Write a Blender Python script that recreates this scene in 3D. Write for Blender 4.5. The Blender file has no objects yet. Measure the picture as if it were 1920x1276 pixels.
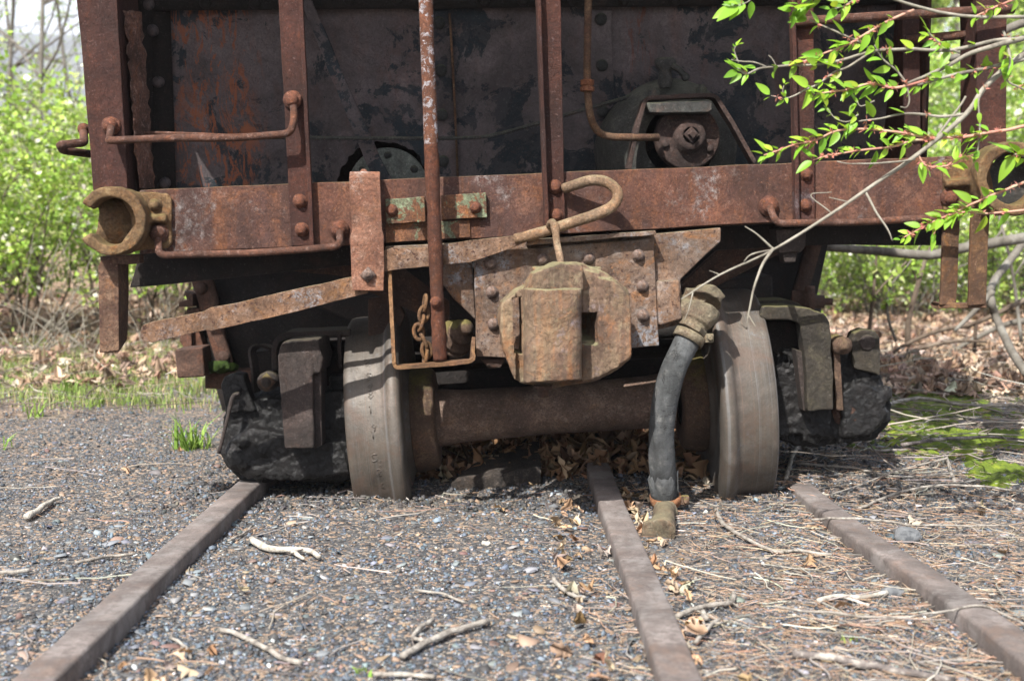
import bpy, bmesh, math, random
import numpy as np
from mathutils import Vector, Matrix, noise as mnoise
R = math.radians
C = bpy.context.scene.collection
SC = bpy.context.scene

# ---------------------------------------------------------------- camera, sky, sun, exposure
CAM_H = 0.70; FPX = 2300.0; PITCH = math.atan(208.0/2300.0)
cam_d = bpy.data.cameras.new('camera'); cam = bpy.data.objects.new('camera', cam_d); C.objects.link(cam)
cam.location = (0, 0, CAM_H); cam.rotation_euler = (math.pi/2 - PITCH, 0, 0)
cam_d.sensor_width = 36; cam_d.lens = 36*FPX/1920.0
cam_d.clip_start = 0.05; cam_d.clip_end = 3000
cam_d.dof.use_dof = True; cam_d.dof.focus_distance = 3.05; cam_d.dof.aperture_fstop = 4.0
SC.camera = cam
w = bpy.data.worlds.new('World'); SC.world = w; w.use_nodes = True
nt = w.node_tree; bg = nt.nodes['Background']
sky = nt.nodes.new('ShaderNodeTexSky'); sky.sky_type = 'NISHITA'; sky.sun_disc = False
SUN_DIR = Vector((0.40, 0.80, -1.0)).normalized()       # the way the light travels
SUN_EL = math.asin(-SUN_DIR.z)
sky.sun_elevation = SUN_EL; sky.sun_rotation = math.atan2(-SUN_DIR.x, -SUN_DIR.y)
sky.air_density = 1.0; sky.dust_density = 3.0; sky.ozone_density = 1.0
tc_ = nt.nodes.new('ShaderNodeTexCoord'); mp_ = nt.nodes.new('ShaderNodeMapping'); mp_.inputs['Scale'].default_value = (1, 1, 2.4)
nt.links.new(tc_.outputs['Generated'], mp_.inputs[0]); cn_ = nt.nodes.new('ShaderNodeTexNoise'); cn_.inputs['Scale'].default_value = 2.2; cn_.inputs['Detail'].default_value = 8
nt.links.new(mp_.outputs[0], cn_.inputs['Vector']); cr_ = nt.nodes.new('ShaderNodeMapRange'); cr_.inputs[1].default_value = 0.30; cr_.inputs[2].default_value = 0.58; cr_.inputs[4].default_value = 0.8
nt.links.new(cn_.outputs[0], cr_.inputs[0]); cm_ = nt.nodes.new('ShaderNodeMix'); cm_.data_type = 'RGBA'; cm_.inputs[7].default_value = (4.2, 4.3, 4.6, 1)
nt.links.new(cr_.outputs[0], cm_.inputs[0]); nt.links.new(sky.outputs[0], cm_.inputs[6])
nt.links.new(cm_.outputs[2], bg.inputs[0]); bg.inputs[1].default_value = 0.125
sun_d = bpy.data.lights.new('sun', 'SUN'); sun = bpy.data.objects.new('sun', sun_d); C.objects.link(sun)
sun_d.energy = 4.6; sun_d.angle = R(0.5); sun_d.color = (1.0, 0.965, 0.91)
sun.rotation_euler = SUN_DIR.to_track_quat('-Z', 'Y').to_euler(); sun.location = (-3, -4, 6)
SC.view_settings.view_transform = 'Standard'; SC.view_settings.look = 'None'
SC.view_settings.exposure = 1.5; SC.view_settings.gamma = 1.0
SC.render.engine = 'CYCLES'
SC.cycles.max_bounces = 6; SC.cycles.diffuse_bounces = 3; SC.cycles.glossy_bounces = 2
SC.cycles.transmission_bounces = 4; SC.cycles.transparent_max_bounces = 4
SC.cycles.use_denoising = True
try: SC.cycles.denoising_prefilter = 'ACCURATE'; SC.cycles.denoising_input_passes = 'RGB_ALBEDO_NORMAL'
except Exception: pass

# ---------------------------------------------------------------- where things stand
CT, ST = math.cos(PITCH), math.sin(PITCH)
def ray(px, py):
    u = (px-960)/FPX; v = (py-638)/FPX
    return Vector((u, CT - v*ST, -ST - v*CT))
CARY, CARK = 3.0, math.tan(R(3.5))                       # the plane of the car's end
NRM = Vector((-CARK, 1, 0)).normalized()                 # points into the car
def at(px, py, off=0.0):
    d = ray(px, py); t = (CARY+off)/(d.y - CARK*d.x)
    return Vector((0, 0, CAM_H)) + d*t
def atY(px, py, Y):
    d = ray(px, py); return Vector((0, 0, CAM_H)) + d*(Y/d.y)
def gnd(px, py, z=0.0):
    d = ray(px, py); return Vector((0, 0, CAM_H)) + d*((z-CAM_H)/d.z)

# ---------------------------------------------------------------- materials
def _n(nt, t, **kw):
    n = nt.nodes.new(t)
    for k, v in kw.items(): setattr(n, k, v)
    return n
def new_mat(name):
    m = bpy.data.materials.new(name); m.use_nodes = True
    return m, m.node_tree, m.node_tree.nodes['Principled BSDF']
def noise_n(nt, vec, scale, detail=4, rough=0.6, dist=0.0, stretch=None):
    if stretch:
        mp = _n(nt, 'ShaderNodeMapping'); mp.inputs['Scale'].default_value = stretch
        nt.links.new(vec, mp.inputs[0]); vec = mp.outputs[0]
    n = _n(nt, 'ShaderNodeTexNoise'); n.inputs['Scale'].default_value = scale
    n.inputs['Detail'].default_value = detail; n.inputs['Roughness'].default_value = rough
    n.inputs['Distortion'].default_value = dist
    nt.links.new(vec, n.inputs['Vector']); return n.outputs[0]
def thr(nt, val, a, b):
    m = _n(nt, 'ShaderNodeMapRange'); m.inputs[1].default_value = a; m.inputs[2].default_value = b
    m.interpolation_type = 'SMOOTHSTEP'
    nt.links.new(val, m.inputs[0]); return m.outputs[0]
def mixc(nt, fac, a, b):
    m = _n(nt, 'ShaderNodeMix'); m.data_type = 'RGBA'
    if isinstance(fac, (int, float)): m.inputs[0].default_value = fac
    else: nt.links.new(fac, m.inputs[0])
    for s, v in ((6, a), (7, b)):
        if isinstance(v, tuple): m.inputs[s].default_value = (*v[:3], 1)
        else: nt.links.new(v, m.inputs[s])
    return m.outputs[2]
def math_n(nt, op, a, b=None):
    m = _n(nt, 'ShaderNodeMath'); m.operation = op
    for i, v in enumerate((a, b)):
        if v is None: continue
        if isinstance(v, (int, float)): m.inputs[i].default_value = v
        else: nt.links.new(v, m.inputs[i])
    return m.outputs[0]
def rust(name, base, dark, light, orange=(0.30, 0.10, 0.03), o_amt=0.5, pit=0.5, pit_c=(0.03, 0.02, 0.018), pit_s=160,
         pale=None, pale_t=0.62, pale_s=9, paint=None, paint_t=0.6, paint_s=14, streak=0.3, moss=0.0,
         moss_c=(0.16, 0.17, 0.05), rough=0.85, bump=0.5, metal=0.0, s=6, offs=0.0, grain=0.55):
    m, nt, p = new_mat(name)
    tc = _n(nt, 'ShaderNodeTexCoord'); mp = _n(nt, 'ShaderNodeMapping')
    mp.inputs['Location'].default_value = (offs*3.1, offs*1.7, offs*2.3)
    nt.links.new(tc.outputs['Object'], mp.inputs[0]); v = mp.outputs[0]
    big = noise_n(nt, v, s, 6, 0.65, 0.4)
    mid = noise_n(nt, v, s*4.3, 5, 0.7)
    fine = noise_n(nt, v, pit_s, 4, 0.75)
    grainn = noise_n(nt, v, 170, 4, 0.8)
    c = mixc(nt, thr(nt, big, 0.38, 0.62), dark, base)
    c = mixc(nt, thr(nt, mid, 0.50, 0.68), c, light)
    if streak:
        st = noise_n(nt, v, 26, 4, 0.6, 0.2, stretch=(1, 1, 0.09))
        c = mixc(nt, math_n(nt, 'MULTIPLY', thr(nt, st, 0.48, 0.72), streak), c, orange)
    if streak:
        st = noise_n(nt, v, 13, 5, 0.65, 0.3, stretch=(1, 1, 0.07))
        c = mixc(nt, math_n(nt, 'MULTIPLY', thr(nt, st, 0.50, 0.64), min(0.75, streak*1.3)), c, tuple(x*0.75 for x in dark))
    o = noise_n(nt, v, s*2.1, 5, 0.7, 0.8)
    c = mixc(nt, math_n(nt, 'MULTIPLY', thr(nt, o, 0.52, 0.70), o_amt), c, orange)
    if pale:
        pl = noise_n(nt, v, pale_s, 7, 0.75, 0.3)
        pl2 = noise_n(nt, v, pale_s*13, 3, 0.7)
        f = math_n(nt, 'MULTIPLY', thr(nt, pl, pale_t-0.06, pale_t+0.08), thr(nt, pl2, 0.42, 0.56))
        c = mixc(nt, f, c, pale)
    hb = fine
    if paint:
        pn = noise_n(nt, v, paint_s, 8, 0.72, 0.5)
        f = thr(nt, pn, paint_t-0.012, paint_t+0.012)
        c = mixc(nt, f, c, paint)
    hv = noise_n(nt, v, s*0.9+1.5, 7, 0.72, 0.6); mr = _n(nt, 'ShaderNodeMapRange'); mr.inputs[1].default_value = 0.36; mr.inputs[2].default_value = 0.64
    mr.inputs[3].default_value = 0.50; mr.inputs[4].default_value = 1.45; nt.links.new(hv, mr.inputs[0])
    vm = _n(nt, 'ShaderNodeVectorMath'); vm.operation = 'SCALE'; nt.links.new(c, vm.inputs[0]); nt.links.new(mr.outputs[0], vm.inputs['Scale']); c = vm.outputs[0]
    scab = thr(nt, noise_n(nt, v, s*5.5, 8, 0.78, 0.5), 0.495, 0.525)
    c = mixc(nt, math_n(nt, 'MULTIPLY', scab, 0.28), c, dark)
    if o_amt:
        sp = noise_n(nt, v, 70, 5, 0.8, 0.5)
        c = mixc(nt, math_n(nt, 'MULTIPLY', thr(nt, sp, 0.58, 0.68), 0.7*o_amt), c, tuple(min(1, x*1.15) for x in orange))
    pf = math_n(nt, 'MULTIPLY', thr(nt, fine, 0.54, 0.66), pit)
    c = mixc(nt, pf, c, pit_c)
    g = thr(nt, grainn, 0.40, 0.60)
    c = mixc(nt, math_n(nt, 'MULTIPLY', math_n(nt, 'SUBTRACT', 1.0, g), grain), c, tuple(x*0.30 for x in base))
    if o_amt:
        wsp = noise_n(nt, v, 140, 4, 0.8); c = mixc(nt, math_n(nt, 'MULTIPLY', thr(nt, wsp, 0.58, 0.68), 0.55*grain), c, tuple(min(0.6, 0.10+x*1.5) for x in light))
    if moss:
        ge = _n(nt, 'ShaderNodeNewGeometry'); sx = _n(nt, 'ShaderNodeSeparateXYZ')
        nt.links.new(ge.outputs['Normal'], sx.inputs[0])
        mn = noise_n(nt, v, 14, 5, 0.7)
        a = math_n(nt, 'ADD', sx.outputs[2], math_n(nt, 'MULTIPLY', math_n(nt, 'SUBTRACT', mn, 0.5), 2.2))
        c = mixc(nt, math_n(nt, 'MULTIPLY', thr(nt, a, 0.35, 1.0), moss), c, moss_c)
    nt.links.new(c, p.inputs['Base Color'])
    rg = _n(nt, 'ShaderNodeMapRange'); rg.inputs[3].default_value = rough-0.14; rg.inputs[4].default_value = min(1, rough+0.12)
    nt.links.new(mid, rg.inputs[0]); nt.links.new(rg.outputs[0], p.inputs['Roughness'])
    p.inputs['Metallic'].default_value = metal; p.inputs['Specular IOR Level'].default_value = 0.35
    h = math_n(nt, 'ADD', math_n(nt, 'MULTIPLY', hb, 0.5), math_n(nt, 'ADD', math_n(nt, 'MULTIPLY', mid, 0.9), math_n(nt, 'MULTIPLY', grainn, 0.25)))
    h = math_n(nt, 'SUBTRACT', h, math_n(nt, 'MULTIPLY', pf, 0.35)); h = math_n(nt, 'ADD', h, math_n(nt, 'MULTIPLY', scab, 0.22))
    b = _n(nt, 'ShaderNodeBump'); b.inputs['Strength'].default_value = min(1, bump*1.5); b.inputs['Distance'].default_value = 0.006
    nt.links.new(h, b.inputs['Height']); nt.links.new(b.outputs[0], p.inputs['Normal'])
    return m
M = {}
M['sill'] = rust('rusted_sill', (0.102, 0.040, 0.024), (0.053, 0.025, 0.020), (0.133, 0.064, 0.042), (0.190, 0.066, 0.018), 0.55, 0.35,
                 pale=(0.206, 0.184, 0.177), pale_t=0.60, pale_s=5, streak=0.5, s=3.2, moss=0.15)
M['post'] = rust('rusted_post', (0.051, 0.015, 0.008), (0.033, 0.010, 0.007), (0.066, 0.024, 0.014), (0.078, 0.023, 0.009), 0.5, 0.4,
                 pale=(0.093, 0.072, 0.076), pale_t=0.61, pale_s=6, streak=0.5, s=4, offs=2, pit_s=190)
M['staff'] = rust('rusted_staff', (0.082, 0.024, 0.010), (0.049, 0.016, 0.008), (0.106, 0.037, 0.017), (0.134, 0.045, 0.016), 0.6, 0.5, s=6, offs=5, streak=0.4)
M['staff_paint'] = rust('flaked_white_staff', (0.125, 0.048, 0.025), (0.078, 0.032, 0.018), (0.157, 0.064, 0.036), (0.172, 0.070, 0.033), 0.5, 0.25,
                  paint=(0.287, 0.273, 0.287), paint_t=0.545, paint_s=60, s=6, offs=5, streak=0.2)
M['bracket'] = rust('rusted_bracket', (0.215, 0.101, 0.062), (0.155, 0.065, 0.039), (0.273, 0.162, 0.117), (0.248, 0.104, 0.036), 0.5, 0.2, pale=(0.325, 0.287, 0.260), pale_t=0.62, s=7, offs=3, streak=0.2)
M['lever'] = rust('rusted_lever', (0.171, 0.101, 0.063), (0.131, 0.069, 0.038), (0.212, 0.157, 0.126), (0.215, 0.097, 0.029), 0.7, 0.95, pit_c=(0.042, 0.016, 0.012), pit_s=95,
                  pale=(0.210, 0.210, 0.221), pale_t=0.60, pale_s=12, s=8, offs=7, streak=0.0, moss=0.5, moss_c=(0.159, 0.146, 0.084), grain=0.35)
M['plate'] = rust('pitted_plate', (0.160, 0.118, 0.092), (0.130, 0.074, 0.045), (0.201, 0.172, 0.155), (0.226, 0.095, 0.029), 0.8, 0.95, pit_c=(0.041, 0.020, 0.016), pit_s=85,
                  pale=(0.208, 0.214, 0.232), pale_t=0.55, pale_s=7, s=5, offs=4, streak=0.35, moss=0.35, moss_c=(0.130, 0.130, 0.066), grain=0.35)
M['coupler'] = rust('coupler_casting', (0.165, 0.118, 0.072), (0.100, 0.060, 0.042), (0.205, 0.165, 0.105), (0.24, 0.10, 0.035), 0.7, 0.35, pit_c=(0.06, 0.035, 0.03), pit_s=110,
                    pale=(0.19, 0.15, 0.15), pale_t=0.60, pale_s=8, s=4.5, offs=9, streak=0.8, moss=0.6, moss_c=(0.20, 0.195, 0.10), bump=0.55, grain=0.25)
M['pocket'] = rust('pocket_casting', (0.149, 0.093, 0.044), (0.102, 0.054, 0.022), (0.176, 0.120, 0.059), (0.186, 0.061, 0.006), 0.5, 0.35, s=8, offs=11, streak=0.1,
                   moss=0.4, moss_c=(0.125, 0.113, 0.035), bump=0.6, grain=0.35)
M['rod'] = rust('rusted_rod', (0.109, 0.046, 0.027), (0.064, 0.026, 0.015), (0.158, 0.096, 0.077), (0.166, 0.048, 0.011), 0.5, 0.6, s=12, offs=1, streak=0.0, pit_s=120)
M['lever_rod'] = rust('worn_lever_rod', (0.224, 0.149, 0.095), (0.176, 0.102, 0.055), (0.258, 0.196, 0.128), (0.271, 0.128, 0.048), 0.6, 0.4, s=9, offs=15, streak=0.0, moss=0.3, moss_c=(0.203, 0.190, 0.102))
M['bolt'] = rust('rusted_bolt', (0.151, 0.051, 0.025), (0.079, 0.029, 0.019), (0.208, 0.098, 0.068), (0.286, 0.086, 0.006), 0.5, 0.5, s=25, offs=1, streak=0.0, pit_s=150)
M['bolt_pale'] = rust('pale_bolt', (0.188, 0.135, 0.112), (0.112, 0.068, 0.053), (0.247, 0.203, 0.180), (0.240, 0.112, 0.045), 0.5, 0.5, s=25, offs=3, streak=0.0, pit_s=150)
M['sheet'] = rust('flaked_sheet', (0.112, 0.092, 0.092), (0.082, 0.068, 0.070), (0.135, 0.112, 0.112), (0.129, 0.048, 0.028), 0.22, 0.25, pit_c=(0.022, 0.020, 0.022), pit_s=150,
                  paint=(0.015, 0.023, 0.029), paint_t=0.54, paint_s=6.0, streak=0.3, s=2, offs=6, grain=0.3)
# orange bleed of old red lead at the sheet's left end
def sheet_extra():
    m = M['sheet']; nt = m.node_tree; p = nt.nodes['Principled BSDF']
    src = p.inputs['Base Color'].links[0].from_socket
    tc = _n(nt, 'ShaderNodeTexCoord'); v = tc.outputs['Object']
    sx = _n(nt, 'ShaderNodeSeparateXYZ'); nt.links.new(v, sx.inputs[0])
    wob = noise_n(nt, v, 3.0, 4, 0.6)
    x = math_n(nt, 'ADD', sx.outputs[0], math_n(nt, 'MULTIPLY', math_n(nt, 'SUBTRACT', wob, 0.5), 0.5))
    band = thr(nt, math_n(nt, 'ABSOLUTE', math_n(nt, 'ADD', x, 0.86)), 0.20, 0.06)
    n = noise_n(nt, v, 16, 8, 0.75, 0.6, stretch=(1, 1, 0.35))
    zz = thr(nt, math_n(nt, 'ADD', sx.outputs[2], math_n(nt, 'MULTIPLY', wob, 0.3)), 1.30, 1.10)
    f = math_n(nt, 'MULTIPLY', math_n(nt, 'MULTIPLY', band, zz), thr(nt, n, 0.49, 0.55))
    c = mixc(nt, math_n(nt, 'MULTIPLY', f, 0.9), src, (0.24, 0.082, 0.038))
    n3 = noise_n(nt, v, 40, 7, 0.75, 0.8, stretch=(1, 1, 0.10)); f3 = math_n(nt, 'MULTIPLY', band, thr(nt, n3, 0.53, 0.58))
    c = mixc(nt, math_n(nt, 'MULTIPLY', f3, 0.85), c, (0.25, 0.08, 0.035))
    x2 = math_n(nt, 'ADD', sx.outputs[0], -0.36)
    band2 = thr(nt, math_n(nt, 'ABSOLUTE', x2), 0.05, 0.02)
    n2 = noise_n(nt, v, 34, 7, 0.75, 0.8, stretch=(1, 1, 0.12))
    f2 = math_n(nt, 'MULTIPLY', band2, thr(nt, n2, 0.50, 0.56))
    c = mixc(nt, math_n(nt, 'MULTIPLY', f2, 0.6), c, (0.12, 0.035, 0.02))
    nt.links.new(c, p.inputs['Base Color'])
sheet_extra()
M['dark'] = rust('shade_dark_iron', (0.017, 0.012, 0.010), (0.010, 0.008, 0.007), (0.026, 0.017, 0.014), (0.034, 0.014, 0.008), 0.4, 0.3, pit_c=(0.006, 0.006, 0.006), s=5, offs=2, streak=0.1)  # dark base colour also carries the shade under the car
M['under'] = rust('rusty_underframe', (0.070, 0.036, 0.024), (0.040, 0.024, 0.018), (0.10, 0.055, 0.038), (0.13, 0.045, 0.02), 0.5, 0.3, s=4, offs=8, streak=0.3)
M['grease'] = rust('caked_grease', (0.005, 0.004, 0.004), (0.004, 0.004, 0.004), (0.008, 0.007, 0.007), (0.012, 0.008, 0.006), 0.18, 0.5, pit_c=(0.004, 0.004, 0.004), pit_s=60,
                   s=9, offs=4, streak=0.0, rough=0.50, bump=0.8, grain=0.3)
M['strap'] = rust('dark_strap', (0.046, 0.033, 0.029), (0.026, 0.020, 0.017), (0.067, 0.052, 0.045), (0.069, 0.034, 0.023), 0.4, 0.4, pit_s=140, s=7, offs=14, streak=0.2, moss=0.4, moss_c=(0.086, 0.075, 0.043))
M['strap_moss'] = rust('mossy_strap', (0.044, 0.037, 0.026), (0.022, 0.018, 0.014), (0.065, 0.056, 0.035), (0.052, 0.026, 0.013), 0.3, 0.4, pit_s=140, s=7, offs=21, streak=0.2, moss=0.95, moss_c=(0.105, 0.096, 0.039))
M['wheel'] = rust('worn_wheel_steel', (0.083, 0.071, 0.058), (0.071, 0.061, 0.051), (0.102, 0.085, 0.073), (0.124, 0.075, 0.051), 0.25, 0.2, pit_c=(0.033, 0.025, 0.021), pit_s=120,
                  pale=(0.096, 0.099, 0.104), pale_t=0.6, s=3, offs=3, streak=0.0, rough=0.55, bump=0.22, grain=0.2, metal=0.15)
M['hub'] = rust('rusty_hub', (0.111, 0.066, 0.043), (0.064, 0.039, 0.026), (0.152, 0.102, 0.062), (0.140, 0.060, 0.020), 0.4, 0.6, s=6, offs=31, streak=0.1, moss=0.5, moss_c=(0.148, 0.138, 0.028))
M['axle'] = rust('axle_iron', (0.182, 0.123, 0.091), (0.116, 0.075, 0.058), (0.215, 0.157, 0.123), (0.231, 0.116, 0.042), 0.3, 0.6, pit_s=180, s=7, offs=5, streak=0.0)
M['black'] = rust('sooty_cylinder', (0.054, 0.054, 0.049), (0.034, 0.035, 0.034), (0.088, 0.084, 0.070), (0.149, 0.068, 0.041), 0.35, 0.4, s=9, offs=5, streak=0.1, moss=0.35, moss_c=(0.135, 0.149, 0.081))
M['drum'] = rust('olive_drum', (0.071, 0.071, 0.061), (0.034, 0.035, 0.033), (0.108, 0.105, 0.091), (0.086, 0.065, 0.052), 0.3, 0.4, s=6, offs=18, streak=0.2, moss=0.6, moss_c=(0.141, 0.141, 0.107))
M['disc'] = rust('grey_green_disc', (0.163, 0.175, 0.150), (0.106, 0.115, 0.106), (0.225, 0.237, 0.200), (0.150, 0.088, 0.062), 0.2, 0.3, s=9, offs=15, streak=0.1)
M['flange'] = rust('cylinder_flange', (0.053, 0.031, 0.025), (0.031, 0.020, 0.017), (0.079, 0.056, 0.048), (0.112, 0.045, 0.023), 0.5, 0.5, s=14, offs=5, streak=0.1)
M['pipe'] = rust('small_pipe', (0.139, 0.082, 0.045), (0.097, 0.047, 0.029), (0.180, 0.117, 0.067), (0.221, 0.083, 0.021), 0.4, 0.5, s=10, offs=25, streak=0.1)
M['nut'] = rust('orange_nut', (0.288, 0.104, 0.044), (0.176, 0.064, 0.032), (0.336, 0.160, 0.080), (0.336, 0.128, 0.040), 0.5, 0.3, s=20, offs=8, streak=0.0)
M['flakes'] = rust('delaminated_rust', (0.196, 0.099, 0.070), (0.076, 0.041, 0.031), (0.309, 0.204, 0.169), (0.311, 0.101, 0.031), 0.4, 0.7, s=14, offs=2, streak=0.5, bump=1.0, pit_s=110)
M['teal'] = rust('peeling_green_plate', (0.158, 0.067, 0.031), (0.092, 0.044, 0.028), (0.203, 0.097, 0.049), (0.263, 0.093, 0.009), 0.5, 0.4, paint=(0.133, 0.165, 0.101), paint_t=0.53, paint_s=22, s=12, offs=33, streak=0.3)
M['step'] = rust('step_iron', (0.149, 0.088, 0.053), (0.064, 0.027, 0.018), (0.178, 0.112, 0.073), (0.256, 0.090, 0.007), 0.35, 0.85, pit_c=(0.038, 0.016, 0.012), pit_s=80, s=7, offs=43, streak=0.0)
M['step_r'] = rust('step_iron_orange', (0.156, 0.085, 0.036), (0.088, 0.045, 0.026), (0.187, 0.103, 0.045), (0.263, 0.108, 0.025), 0.6, 0.7, pit_c=(0.043, 0.025, 0.018), pit_s=85, s=6, offs=53, streak=0.2)
M['rail'] = rust('rusted_rail', (0.140, 0.118, 0.108), (0.100, 0.083, 0.076), (0.175, 0.150, 0.138), (0.19, 0.125, 0.095), 0.3, 0.25, pit_s=150, pit_c=(0.076, 0.057, 0.052), s=4, offs=3, streak=0.0, bump=0.25, grain=0.25)
M['rubber'] = rust('cracked_rubber', (0.071, 0.074, 0.076), (0.043, 0.046, 0.047), (0.107, 0.107, 0.103), (0.013, 0.013, 0.013), 0.12, 0.15, pit_s=90, s=9, offs=3, streak=0.75, bump=0.35, grain=0.15)
M['fitting'] = rust('hose_fitting', (0.147, 0.122, 0.080), (0.104, 0.073, 0.049), (0.190, 0.165, 0.116), (0.165, 0.086, 0.037), 0.5, 0.3, s=12, offs=3, streak=0.0, moss=0.4, moss_c=(0.172, 0.153, 0.086), grain=0.35)
M['clamp'] = rust('orange_clamp', (0.245, 0.111, 0.048), (0.190, 0.079, 0.036), (0.275, 0.140, 0.068), (0.273, 0.129, 0.057), 0.5, 0.2, s=20, offs=3, streak=0.0)
M['pole_wood'] = rust('charred_timber', (0.045, 0.036, 0.030), (0.02, 0.017, 0.015), (0.10, 0.08, 0.065), (0.08, 0.05, 0.03), 0.3, 0.3, s=9, offs=3, streak=0.5, bump=1.0)

def rubber_cracks():
    m = M['rubber']; nt = m.node_tree; p = nt.nodes['Principled BSDF']; src = p.inputs['Base Color'].links[0].from_socket
    v = _n(nt, 'ShaderNodeTexCoord').outputs['Object']
    a = noise_n(nt, v, 9, 5, 0.6, 0.3, stretch=(1, 1, 7)); b = noise_n(nt, v, 7, 3, 0.6)
    l = thr(nt, math_n(nt, 'ABSOLUTE', math_n(nt, 'SUBTRACT', a, 0.5)), 0.012, 0.003)
    a2 = noise_n(nt, v, 22, 4, 0.6, 0.3, stretch=(1, 1, 0.12)); l2 = thr(nt, math_n(nt, 'ABSOLUTE', math_n(nt, 'SUBTRACT', a2, 0.56)), 0.010, 0.002)
    f = math_n(nt, 'MAXIMUM', math_n(nt, 'MULTIPLY', l, thr(nt, b, 0.45, 0.55)), l2)
    nt.links.new(mixc(nt, f, src, (0.008, 0.008, 0.008)), p.inputs['Base Color'])
rubber_cracks()
def simple_mat(name, cols, scale=8, rough=0.9, bump=0.3, stretch=None, trans=0.0, bscale=60):
    m, nt, p = new_mat(name)
    tc = _n(nt, 'ShaderNodeTexCoord'); v = tc.outputs['Object']
    n = noise_n(nt, v, scale, 6, 0.65, 0.2, stretch=stretch)
    c = mixc(nt, thr(nt, n, 0.36, 0.50), cols[0], cols[1])
    if len(cols) > 2: c = mixc(nt, thr(nt, n, 0.50, 0.66), c, cols[2])
    nt.links.new(c, p.inputs['Base Color']); p.inputs['Roughness'].default_value = rough
    p.inputs['Specular IOR Level'].default_value = 0.25
    b = _n(nt, 'ShaderNodeBump'); b.inputs['Strength'].default_value = bump; b.inputs['Distance'].default_value = 0.01
    nt.links.new(noise_n(nt, v, bscale, 5, 0.7, stretch=stretch), b.inputs['Height']); nt.links.new(b.outputs[0], p.inputs['Normal'])
    return m
def attr_mat(name, rough=0.85, trans=0.0, spec=0.25, tboost=1.0):
    """colour of each stone / leaf / twig comes with its mesh"""
    m, nt, p = new_mat(name)
    a = _n(nt, 'ShaderNodeAttribute'); a.attribute_name = 'tint'
    nt.links.new(a.outputs['Color'], p.inputs['Base Color'])
    p.inputs['Roughness'].default_value = rough; p.inputs['Specular IOR Level'].default_value = spec
    if trans:
        tr = _n(nt, 'ShaderNodeBsdfTranslucent'); mx = _n(nt, 'ShaderNodeMixShader'); mx.inputs[0].default_value = trans
        if tboost != 1.0:
            g = mixc(nt, 0.5, a.outputs['Color'], (0.30, 0.42, 0.03)); nt.links.new(g, tr.inputs[0])
        else: nt.links.new(a.outputs['Color'], tr.inputs[0])
        out = nt.nodes['Material Output']
        nt.links.new(p.outputs[0], mx.inputs[1]); nt.links.new(tr.outputs[0], mx.inputs[2]); nt.links.new(mx.outputs[0], out.inputs[0])
    return m
M['chips'] = attr_mat('stone_chips', 0.65, 0.0, 0.4)
M['litter'] = attr_mat('dry_litter', 0.85, 0.0, 0.25)
M['dry_leaf'] = attr_mat('dry_leaves', 0.75, 0.25)
M['leaf'] = attr_mat('fresh_leaves', 0.45, 0.45, 0.4, 1.2)
M['far_leaf'] = attr_mat('wood_leaves', 0.6, 0.4, 0.25, 1.2)
M['grass'] = attr_mat('grass_blades', 0.6, 0.35, 0.25)
M['twig'] = simple_mat('grey_twig_bark', ((0.12, 0.105, 0.085), (0.19, 0.175, 0.14), (0.26, 0.24, 0.20)), 30, bump=0.3)
M['red_twig'] = simple_mat('red_twig_bark', ((0.30, 0.13, 0.10), (0.40, 0.22, 0.16), (0.36, 0.30, 0.20)), 30, bump=0.2)
M['bark'] = simple_mat('tree_bark', ((0.06, 0.053, 0.043), (0.12, 0.108, 0.09), (0.20, 0.19, 0.165)), 9, bump=0.8, stretch=(1, 1, 0.3), bscale=30)
M['bark_dark'] = simple_mat('dark_bark', ((0.05, 0.035, 0.025), (0.10, 0.075, 0.055), (0.16, 0.13, 0.10)), 12, bump=0.6, stretch=(1, 1, 0.4))
M['stick'] = simple_mat('weathered_stick', ((0.12, 0.105, 0.09), (0.25, 0.225, 0.195), (0.36, 0.335, 0.295)), 45, bump=0.7, bscale=120)
M['stick_pale'] = simple_mat('pale_stick', ((0.24, 0.215, 0.18), (0.40, 0.37, 0.32), (0.52, 0.49, 0.43)), 45, bump=0.7, bscale=120)
M['stick_dark'] = simple_mat('dark_stick', ((0.05, 0.042, 0.04), (0.14, 0.12, 0.11), (0.36, 0.33, 0.29)), 26, bump=0.7, bscale=120)
M['moss'] = simple_mat('cushion_moss', ((0.05, 0.07, 0.010), (0.12, 0.17, 0.018), (0.22, 0.27, 0.025)), 14, bump=1.0, bscale=160)
M['moss_bright'] = simple_mat('bright_moss', ((0.012, 0.026, 0.005), (0.026, 0.048, 0.008), (0.045, 0.078, 0.012)), 30, bump=1.0, bscale=200)
M['stone'] = simple_mat('grey_stone', ((0.06, 0.064, 0.07), (0.11, 0.115, 0.12), (0.17, 0.17, 0.175)), 30, bump=0.6)
M['hill'] = simple_mat('wooded_hill', ((0.075, 0.08, 0.088), (0.10, 0.105, 0.11), (0.12, 0.125, 0.095)), 0.05, bump=0.0)  # bluish grey: distance haze is put into the hill's colour

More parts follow.
